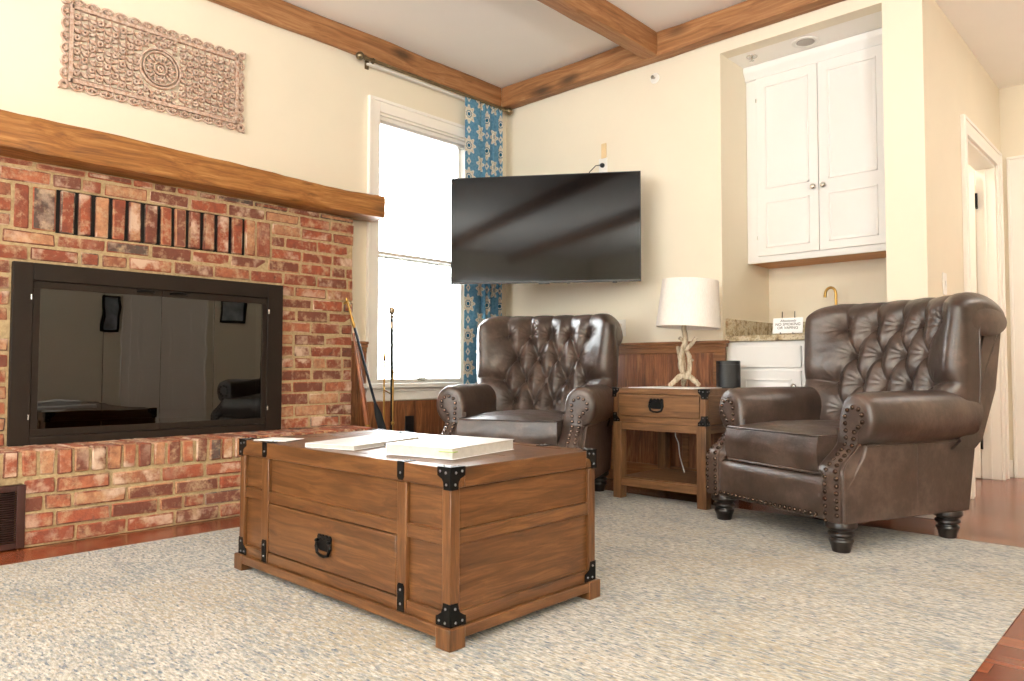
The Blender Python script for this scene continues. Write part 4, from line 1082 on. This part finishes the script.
m.build('socket', brassm, lp, rot=(0, R(2.2), 0))
m = MB(); m.lathe([(.012, .46), (.018, .48), (.030, .52), (.028, .545), (.012, .562)], (0, 0, 0), 16); m.build('bulb', plast, lp)
sp = thing('smart_speaker', 'black rounded wireless speaker at the back corner of the end table', 'speaker', (-2.035, 4.03, TZ), R(40))
m = MB(); n = 40; prof = []
def se(r_, z_): return [(abs(math.cos(a)) ** .6 * math.copysign(1, math.cos(a)) * r_, abs(math.sin(a)) ** .6 * math.copysign(1, math.sin(a)) * r_, z_) for a in [2 * PI * k / n for k in range(n + 1)]]
rows = [se(.0005, .0), se(.061, .0), se(.065, .004), se(.065, .137), se(.0635, .1375), se(.0635, .139), se(.065, .1395), se(.065, .156), se(.061, .160), se(.0005, .160)]
m.grid(rows); m.build('body', speakm, sp, ang=40)
m = MB(); m.tube([(-2.40, 4.04, .43), (-2.39, 4.03, .34), (-2.37, 4.03, .30), (-2.355, 4.02, .22), (-2.33, 4.0, .18), (-2.30, 3.98, .131)], .0035, 8)
tag(m.build('lamp_cord', plast), 'thin white cord dangling behind the end table above its shelf', 'cord')

# ---------------------------------------------------------------- television
ta = R(33.8)
tv = thing('television', 'large black flat television on a swivel arm over the corner', 'television', (-3.101, 3.6095, 1.311), ta)
TW, TH = 1.243 / 2, .708
m = MB(); m.box(-TW, TW, 0, .016, 0, TH); m.build('screen_frame', blackp, tv, bevel=.002)
m = MB(); m.box(-TW + .006, TW - .006, -.0015, .002, .014, TH - .006); m.build('screen', tvm, tv, smooth=False)
m = MB(); m.box(-TW * .8, TW * .8, .016, .055, .05, TH * .62); m.box(-TW * .3, TW * .3, .016, .04, TH * .6, TH * .9); m.build('rear_housing', blackp, tv, bevel=.008)
m = MB(); m.box(-.035, .035, -.002, .014, -.006, .002); m.box(.44, .47, .0, .012, -.005, 0); m.box(.15, .17, .0, .012, -.005, 0); m.build('sensor_bar', blackp, tv)
# arm: local frame; wall is at world y=4.2
iv = Matrix.Rotation(-ta, 4, 'Z')
def toL(p): return tuple(iv @ (Vector(p) - Vector((-3.101, 3.6095, 1.311))))
m = MB(); m.box(-.22, .22, .055, .07, .15, .55); m.build('mount_plate', blackm, tv, bevel=.002)
m = MB(); m.tube([(0, .07, .35), toL((-3.05, 3.86, 1.661)), toL((-2.98, 4.02, 1.661)), toL((-3.06, 4.17, 1.661))], .022, 10); m.build('swivel_arm', blackm, tv)
m = MB(); m.box(-3.14, -2.98, 4.17, 4.199, 1.50, 1.82); m.v = [toL(p) for p in m.v]; m.build('wall_bracket', blackm, tv)

# ---------------------------------------------------------------- fireplace tools beside the hearth
ts = thing('tool_stand', 'thin brass fireplace tool stand with two pointed uprights beside the hearth', 'tool stand', (-3.72, 2.805, .001))
m = MB(); m.lathe([(.075, 0), (.078, .008), (.05, .016), (.02, .03), (.008, .04)], (0, 0, 0), 24); m.tube([(0, 0, .03), (0, 0, .80)], .0055, 10); m.lathe([(.004, 0), (.012, .012), (.007, .02), (.009, .03), (.0005, .06)], (0, 0, .80), 12)
m.build('upright', brassm, ts)
m = MB(); m.tube([(-.05, .04, .60), (0, 0, .62), (.06, -.0, .60)], .004, 8); m.tube([(.045, .035, .016), (.045, .035, .72)], .0045, 8); m.lathe([(.003, 0), (.012, .01), (.012, .02), (.003, .03)], (.045, .035, .40), 12); m.lathe([(.003, 0), (.009, .01), (.0005, .026)], (.045, .035, .72), 12)
m.build('side_rod', brassm, ts)
pk = thing('fire_poker', 'upright black fire poker with pale ball knob in front of window', 'fire poker', (-3.735, 2.872, .001))
m = MB(); m.tube([(-.0, .012, .02), (.0, 0, 1.07)], .0095, 10); m.tube([(0, .012, .0), (0, .012, .10)], [.003, .009], 8); m.build('rod', blackm, pk)
m = MB(); m.lathe([(.008, 1.0), (.011, 1.02), (.009, 1.05), (.007, 1.07), (.012, 1.08), (.007, 1.09), (.016, 1.105), (.019, 1.122), (.014, 1.138), (.001, 1.146)], (0, 0, 0), 16); m.build('knob_handle', simple('aged_brass', (150, 132, 110), .35, .7), pk)
br = thing('hearth_brush', 'black hearth brush with brass handle leaning against the brick corner', 'hearth brush', (-3.70, 2.86, .001))
def seg_pts(a, b_, n=8): return [tuple(Vector(a).lerp(Vector(b_), i / n)) for i in range(n + 1)]
A_, B_ = Vector((.02, .02, .04)), Vector((-.10, -.290, 1.20))
dirv = (B_ - A_).normalized()
m = MB(); m.tube([A_ + dirv * .30, A_ + dirv * 1.01], .008, 10); m.build('rod', simple('dark_steel', (40, 48, 58), .35, .7), br)
m = MB(); m.tube([A_ + dirv * q for q in (1.0, 1.02, 1.04, 1.06, 1.08, 1.11, 1.13, 1.16, 1.19)], [.008, .012, .008, .010, .007, .010, .006, .011, .006], 12)
c_ = A_ + dirv * 1.15; m.tube([c_ + Vector((-.02, .03, -.01)), c_ + Vector((0, .0, .02)), c_ + Vector((.01, -.035, 0))], .007, 8); m.build('handle', brassm, br)
m = MB(); m.tube([A_ + dirv * q for q in (-.02, .05, .30, .45, .52)], [.034, .030, .027, .022, .008], 14); m.build('bristles', simple('bristles', (22, 22, 24), .9, bump=.8, bscale=150), br)
wk = thing('wooden_stick', 'reddish wooden stick with brass ferrule leaning on the end of the brickwork', 'stick', (-3.70, 2.745, .001))
A_, B_ = Vector((0, .0, .012)), Vector((-.10, -.115, .97)); dirv = (B_ - A_).normalized()
m = MB(); m.tube([A_ + dirv * q for q in (.40, .55, .7, .97)], [.016, .0165, .013, .008], 14); m.build('shaft', stickw, wk)
m = MB(); m.tube([A_ + dirv * q for q in (.34, .40, .401)], [.015, .017, .016], 14); m.build('ferrule', brassm, wk)
m = MB(); m.tube([A_ + dirv * q for q in (0, .02, .34)], [.008, .013, .016], 14); m.build('tip', blackp, wk)
# ---------------------------------------------------------------- tufted armchair
def smooth01(t): t = max(0., min(1., t)); return t * t * (3 - 2 * t)
def resample(P, step):
    P = [Vector(p) for p in P]; out = [P[0]]; acc = 0
    for a, b2 in zip(P, P[1:]):
        L_ = (b2 - a).length; d_ = step - acc
        while d_ <= L_: out.append(a.lerp(b2, d_ / L_)); d_ += step
        acc = L_ - (d_ - step)
    return out
def make_chair(label):
    ch = thing('tufted_armchair', label, 'armchair', (0, 0, 0), 0, None)
    LZ, BX = .124, .42
    # --- upholstered base: side panels, deck and padded front rail
    m = MB()
    m.prism([(-.385, LZ), (-.385, .27), (-.33, .33), (-.285, .39), (-.27, .436), (.425, .436), (.41, .40), (.362, LZ)], 'x', -BX, BX)
    m.build('base', leath, ch, bevel=.008, bseg=3)
    m = MB(); rows = []
    for (y, z) in ((-.29, LZ + .001), (-.396, LZ + .001), (-.405, LZ + .008), (-.410, .20), (-.409, .265), (-.400, .295), (-.380, .306), (-.29, .308)):
        rows.append([(x, y - .005 * math.cos(x * PI / .6) * (1 if y < -.39 else 0) + .002 * noise.noise(Vector((x * 8, 0, z * 8))), z) for x in np.linspace(-.318, .318, 33)])
    m.grid(rows); m.build('front_rail', leath, ch, ang=60)
    for s in (-1, 1):
        m = MB(); m.tube([(s * (BX - .0004), .03 + .002 * math.sin(z * 20), z) for z in np.linspace(LZ + .01, .43, 12)], .0016, 6)
        m.tube([(s * (BX + .0004), y, .4365) for y in np.linspace(-.27, .33, 12)], .004, 8); m.build('side_seam', leath, ch)
    # --- arms
    RC, RZ, RX, RH = .385, .542, .088, .110
    def yf(z): return -.292 - .118 * smooth01((.455 - z) / .135)
    def xo(z):
        if z < .30: return BX
        return BX - .018 * smooth01((z - .30) / .10)
    for s in (-1, 1):
        sec = [(.288, .29), (.287, .40), (.289, .48)]
        for k in range(0, 19):
            a = R(176 - k * (176 + 76) / 18); sec.append((RC + RX * math.cos(a), RZ + RH * math.sin(a)))
        sec += [(.396, .430), (.39, .40), (.39, .29)]
        m = MB(); rows = []
        ys = [-.296, -.292, -.284, -.268, -.24, -.18, -.1, 0, .1, .2, .28, .34, .385]
        for i, y in enumerate(ys):
            row = []
            infl = {0: -.026, 1: -.012, 2: -.005, 3: -.001}.get(i, 0)
            bul = .006 * math.sin(max(0, (y + .30) / .72) * PI) - .012 * smooth01((y - .2) / .2)
            for (x, z) in sec:
                dx, dz = x - RC, z - RZ; d_ = math.hypot(dx, dz) + 1e-6; hi = smooth01((z - .40) / .06)
                wr = .003 * noise.noise(Vector((x * 20, y * 14, z * 20 + s))) * hi + .0012 * noise.noise(Vector((x * 50, y * 40, z * 50))) * hi
                k = (infl + bul) * hi + wr
                row.append((s * (x + dx / d_ * k), y + (.035 * smooth01((z - .44) / .2) if i > 8 else 0), z + dz / d_ * k))
            rows.append(row)
        m.grid(rows)
        n = len(sec); b_ = len(m.v) - len(ys) * n
        m.f.append(tuple(b_ + k for k in range(n))); m.m.append(0); m.f.append(tuple(b_ + (len(ys) - 1) * n + k for k in range(n))); m.m.append(0)
        # padded wing sweeping forward and down to the rail
        rows = []
        zz = [LZ + .001, LZ + .005] + list(np.linspace(.14, .50, 26))
        for z in zz:
            f = yf(z); q = .016; xi = .318 - .034 * smooth01((z - .29) / .05); x2 = min(xo(z), BX) - .001
            rows.append([(s * xi, -.27, z), (s * xi, f + q, z), (s * (xi + .005), f + .005, z), (s * (xi + .018), f, z), (s * (x2 - .016), f, z), (s * (x2 - .004), f + .004, z), (s * x2, f + q, z), (s * x2, -.27, z)])
        m.grid(rows)
        nb = len(m.v); m.f.append(tuple(nb - 8 + k for k in range(8))); m.m.append(0)
        m.f.append(tuple(nb - 8 * len(zz) + k for k in range(8))); m.m.append(0)
        arm = m.build('arm', leath, ch, ang=60)
        # keyhole-shaped front panel
        hr, hz, hc = .058, .548, .386
        def bounds(z):
            blk = (.327, BX - .006)
            nk = (.332, .398)
            t_ = smooth01((z - .30) / .07); a0, a1 = blk[0] + (nk[0] - blk[0]) * t_, blk[1] + (nk[1] - blk[1]) * t_
            if z > hz - hr * 1.2:
                h = math.sqrt(max(0, hr * hr - (z - hz) ** 2))
                if z > hz: return hc - h, hc + h
                t_ = smooth01((z - (hz - hr * 1.2)) / (hr * 1.1)); return a0 + (hc - hr - a0) * t_, a1 + (hc + hr - a1) * t_
            return a0, a1
        m = MB(); rows = []; eb = []
        for z in list(np.linspace(LZ + .006, hz, 50)) + [hz + hr * math.sin(a) for a in np.linspace(.08, PI / 2 * .985, 12)]:
            x0, x1 = bounds(z); y = yf(z) - .004; eb.append((x0, x1, y, z))
            rows.append([(s * x0, y + .008, z)] + [(s * (x0 + (x1 - x0) * t_), y - .003 - .005 * math.sin(PI * t_), z) for t_ in (0, .08, .25, .5, .75, .92, 1)] + [(s * x1, y + .008, z)])
        m.grid(rows)
        m.build('arm_front_panel', leath, arm, ang=60)
        ins = .0145
        left = [(s * (a + ins), y - .006, z) for a, b2, y, z in eb if z < hz]; right = [(s * (b2 - ins), y - .006, z) for a, b2, y, z in eb if z < hz]
        ar = [(s * (hc + (hr - ins) * -math.cos(a)), yf(.6) - .011, hz + (hr - ins) * math.sin(a)) for a in np.linspace(0, PI, 20)]
        m = MB()
        for p in resample(left + ar + right[::-1], .0295): m.dome(p, (0, -1, .1), .0104, .0092, 9)
        m.build('nailheads', nailm, arm)
        m = MB(); wl = [(s * (xo(z) + .0005), yf(z) + .008, z) for z in np.linspace(LZ + .01, .44, 18)]
        m.tube(wl, .0042, 8)
        wl = [(s * (RC + (RX - .004) * math.cos(a)), -.292, RZ + (RH - .004) * math.sin(a)) for a in np.linspace(R(178), R(-74), 30)]
        wl = [(s * (.318 - .034 * smooth01((z - .29) / .05) + .002), yf(z) + .010, z) for z in np.linspace(.30, .50, 14)]
        m.tube(wl, .0042, 8)
        m.build('welt', leath, arm)
    m = MB()
    for x in np.arange(-.3128, .3129, .02845): m.dome((x, -.4128 - .004 * math.cos(x * PI / .6), LZ + .021), (0, -1, 0), .0098, .0088, 9)
    m.build('nailhead_trim', nailm, ch)
    # --- seat cushion
    m = MB(); x1, y0, y1, z0, z1 = .283, -.392, .26, .312, .468
    nx_, ny_ = 40, 40
    def cush(u, v, top):
        x = -x1 + 2 * x1 * u; y = y0 + (y1 - y0) * v
        ex = min(u, 1 - u) * 2 * x1; ey = min(v, 1 - v) * (y1 - y0)
        bulge = (1 - math.exp(-ex / .07)) * (1 - math.exp(-ey / .07))
        wr = noise.noise(Vector((x * 9, y * 9, 2))) * .006 * bulge + noise.noise(Vector((x * 26, y * 22, 5))) * .0024 * bulge
        wr -= .004 * math.exp(-ex / .05) * abs(noise.noise(Vector((x * 30, y * 30, 1)))) 
        return x, y, (z1 + .036 * bulge + wr) if top else (z0 - .002 * bulge)
    m.grid([[cush(u, v, True) for u in np.linspace(0, 1, nx_)] for v in np.linspace(0, 1, ny_)])
    m.grid([[cush(u, v, False) for u in np.linspace(0, 1, nx_)] for v in np.linspace(0, 1, ny_)], flip=True)
    loop_t = [(-x1 + 2 * x1 * u, y0) for u in np.linspace(0, 1, nx_)] + [(x1, y0 + (y1 - y0) * v) for v in np.linspace(0, 1, ny_)] + [(x1 - 2 * x1 * u, y1) for u in np.linspace(0, 1, nx_)] + [(-x1, y1 - (y1 - y0) * v) for v in np.linspace(0, 1, ny_)]
    rows = []
    for t_ in np.linspace(0, 1, 11):
        z = z0 + (z1 - z0) * t_; b_ = .013 * math.sin(PI * t_); row = []
        for (x, y) in loop_t:
            nxv = (1 if x >= x1 - 1e-6 else -1 if x <= -x1 + 1e-6 else 0); nyv = (1 if y >= y1 - 1e-6 else -1 if y <= y0 + 1e-6 else 0)
            wr = noise.noise(Vector((x * 10, y * 10, z * 16))) * .005 * math.sin(PI * t_)
            row.append((x + nxv * (b_ * .4), y + nyv * (b_ + wr), z))
        rows.append(row)
    m.grid(rows)
    cu = m.build('seat_cushion', leath, ch, ang=70)
    m = MB()
    for z in (z0, z1):
        lp_ = []; r_ = .014
        for (cx_, cy_2, a0) in ((x1 - r_, y0 + r_, -90), (x1 - r_, y1 - r_, 0), (-x1 + r_, y1 - r_, 90), (-x1 + r_, y0 + r_, 180)):
            for k in range(5): a = R(a0 + k * 22.5); lp_.append((cx_ + (r_ + .003) * math.cos(a), cy_2 + (r_ + .003) * math.sin(a), z))
        m.tube(lp_, .0048, 8, closed=True)
    m.build('piping', leath, cu)
    # --- tufted, scrolled and slightly wrapped back
    th0 = R(21.5); t0 = (math.sin(th0), math.cos(th0))
    zs_ = .36; ys = .362 - math.tan(th0) * (.69 - zs_)
    RB = .090; ze = 1.042
    Ls = (ze - zs_) / t0[1]; ye = ys + t0[0] * Ls
    cyc, czc = ye + RB * math.cos(th0), ze - RB * math.sin(th0) + .006
    czc = ze - RB * math.sin(th0)
    SW = R(200); LT = Ls + RB * SW
    def prof(l):
        if l <= Ls: return (ys + t0[0] * l, zs_ + t0[1] * l), (-t0[1], t0[0])
        a = PI - th0 - (l - Ls) / RB
        return (cyc + RB * math.cos(a), czc + RB * math.sin(a)), (math.cos(a), math.sin(a))
    def l_of_z(z): return (z - zs_) / math.cos(th0)
    HW, dd = .457, .165
    YS = .245
    def wrap(x, l):
        py = ys + t0[0] * min(l, Ls)
        c = (py - YS) if l < Ls else (py - YS) * (1 - .86 * smooth01((l - Ls) / (RB * R(165))))
        return max(c, 0) * (min(abs(x), HW) / HW) ** 2.2
    sp_ = .137; rz = [.972, .828, .684, .545]
    btn = []
    for i, z in enumerate(rz):
        l = l_of_z(z); xs = [k * sp_ for k in (-2, -1, 0, 1, 2)] if i % 2 == 0 else [k * sp_ for k in (-1.5, -.5, .5, 1.5)]
        btn.append([(x, l) for x in xs])
    segs = []
    for i in range(len(btn) - 1):
        for (x, l) in btn[i]:
            for (x2, l2) in btn[i + 1]:
                if abs(x - x2) < sp_ * .6: segs.append((x, l, x2, l2))
    for (x, l) in btn[0]: segs.append((x, l, x * 1.04, LT))
    for q in (0, -1): x, l = btn[2][q]; segs.append((x, l, math.copysign(.50, x), l + .012))
    for (x, l) in btn[-1]: segs.append((x, l, x * .95, 0))
    segs = np.array(segs); allb = np.array([b_ for r_ in btn for b_ in r_])
    def tuft(x, l):
        ax, al, bx_, bl = segs.T
        dx, dl = bx_ - ax, bl - al; q = np.clip(((x - ax) * dx + (l - al) * dl) / (dx * dx + dl * dl), 0, 1)
        d = np.hypot(x - ax - q * dx, l - al - q * dl); dm = float(d.min())
        db = np.hypot(x - allb[:, 0], l - allb[:, 1]); kb = int(np.argmin(db)); bm_ = float(db[kb])
        over = smooth01((l - btn[0][0][1] - .02) / .15)
        near = math.exp(-(bm_ / .055) ** 1.6)
        # broad pillow between the creases, thin crease close to the buttons
        h = .030 * (1 - math.exp(-(dm / .036) ** 1.3)) * (1 - .85 * over)
        h -= .015 * math.exp(-(dm / .0075) ** 1.2) * (.35 + .65 * near) * (1 - .6 * over)
        h += .012 * (1 - math.exp(-(bm_ / .060) ** 2)) * (1 - over)
        h -= .032 * math.exp(-(bm_ / .023) ** 1.15)
        an = math.atan2(l - allb[kb, 1], x - allb[kb, 0]); ph = noise.noise(Vector((allb[kb, 0] * 9, allb[kb, 1] * 9, 0))) * 8
        env = math.exp(-((bm_ - .040) / .022) ** 2)
        h += (.0026 * math.sin(an * 11 + ph) + .0016 * math.sin(an * 19 + ph * 2)) * env
        h += .0045 * noise.noise(Vector((x * 9, l * 8, 1.3))) + .0020 * noise.noise(Vector((x * 26, l * 24, 4.)))
        return h + .006 * over
    half = []
    cr = .085
    for d_ in np.linspace(dd, cr, 6)[:-1]: half.append((HW, d_, 0))
    for k in range(13):
        a = k / 12 * PI / 2; half.append((HW - cr + cr * math.cos(a), cr - cr * math.sin(a), math.sin(a)))
    cs = [(-x, d_, f) for x, d_, f in half] + [(x, 0, 1) for x in np.linspace(-HW + cr, HW - cr, 136)[1:-1]] + half[::-1]
    m = MB(); rows = []; nl = 170; edge = {-1: [], 1: []}
    for j in range(nl + 1):
        l = LT * j / nl; (py, pz), (ny__, nz__) = prof(l); row = []
        on = smooth01((l - Ls + .10) / .14)
        for (x, d_, f) in cs:
            h = tuft(x, l) * f ** 2 if f > 0 else 0
            flare = 1 - .004 * on - .02 * smooth01((.75 - pz) / .2) - .10 * smooth01((.50 - pz) / .05)
            drop = .018 * on * smooth01((abs(x) - .30) / .16) ** 1.5
            S = Vector((x * flare, py - wrap(x, l) + ny__ * h, pz + nz__ * h - drop))
            Ab = Vector((x * flare, py - ny__ * 0 - wrap(x, l) + dd * t0[1], pz - dd * t0[0] * .2))
            Ar = Vector((x * flare, cyc - (ye - YS) * .46, czc - drop))
            A = Ab.lerp(Ar, on); A.x = x * flare
            fr = d_ / dd
            if fr > 0: fr = fr * (1 - .06 * on)
            row.append(tuple(S.lerp(A, fr)))
        rows.append(row)
        if l < Ls: edge[-1].append(row[0]); edge[1].append(row[-1])
    m.grid(rows)
    nc = len(cs); m.f.append(tuple(range(nc))); m.m.append(0)
    bk = m.build('backrest', leath, ch, ang=180)
    m = MB()
    for row in btn:
        for (x, l) in row:
            (py, pz), (a, b_) = prof(l); q = -.0300
            m.dome((x, py + a * q - wrap(x, l), pz + b_ * q), (0, a, b_), .0095, .0085, 10)
    m.build('tufting_buttons', leath, bk)
    m = MB()
    for s in (-1, 1):
        m = MB(); m.tube(edge[s][26::6], .0048, 8); m.build('side_welt', leath, bk)
    # end discs of the scroll
    for s in (-1, 1):
        m = MB(); prf = [(.0005, .012), (.03, .011), (.058, .006), (.070, 0), (.070, -.02), (.0005, -.02)]
        M_ = Matrix.Rotation(R(90 * s), 4, 'Y')
        m.lathe([(r_, z_) for r_, z_ in prf[::-1]], (0, 0, 0), 28, M=M_)
        m.v = [(x + s * HW * .990, y * 1.9 + cyc - (ye - YS) * .46, z * .92 + czc - .045) for x, y, z in m.v]
        m.build('scroll_end', leath, bk, ang=60)
    # outer back slab
    m = MB(); fr = []
    for z in np.linspace(.44, czc - .03, 8): fr.append((ys + (z - zs_) * math.tan(th0) - .125 + dd * .93 - .004, z))
    poly = [(.24, .40), (.30, .437)] + fr + [(.598, czc - .03), (.596, .98), (.540, .66), (.440, .437), (.39, .40)]
    m.prism(poly, 'x', -.432, .432)
    m.build('outer_back', leath, ch, bevel=.012, bseg=3, ang=40)
    for sx in (-1, 1):
        for y in (-.352, .300):
            m = MB(); m.lathe([(.031, 0), (.035, .002), (.037, .010), (.040, .026), (.046, .040), (.049, .047), (.047, .053), (.040, .057), (.039, .061), (.047, .065), (.053, .072), (.052, .080), (.044, .086), (.044, .090), (.056, .096), (.063, .104), (.063, .114), (.060, .1245)], (sx * .358, y, 0), 30)
            m.build('leg', darkleg, ch)
    return ch
def dup(root, label):
    r = root.copy(); COL.objects.link(r); r['label'] = label
    for c in list(root.children):
        k = c.copy(); COL.objects.link(k); k.parent = r
        for g in list(c.children): q = g.copy(); COL.objects.link(q); q.parent = k
    return r
ch1 = make_chair('brown leather tufted armchair in the corner under the television'); ch1['group'] = 'brown leather tufted armchairs'
ch1.location = (-2.935, 3.275, ZR); ch1.rotation_euler = (0, 0, R(24))
ch2 = dup(ch1, 'brown leather tufted armchair at the right in front of the niche')
ch2.location = (-1.296, 3.62, ZR); ch2.rotation_euler = (0, 0, R(-22.8))
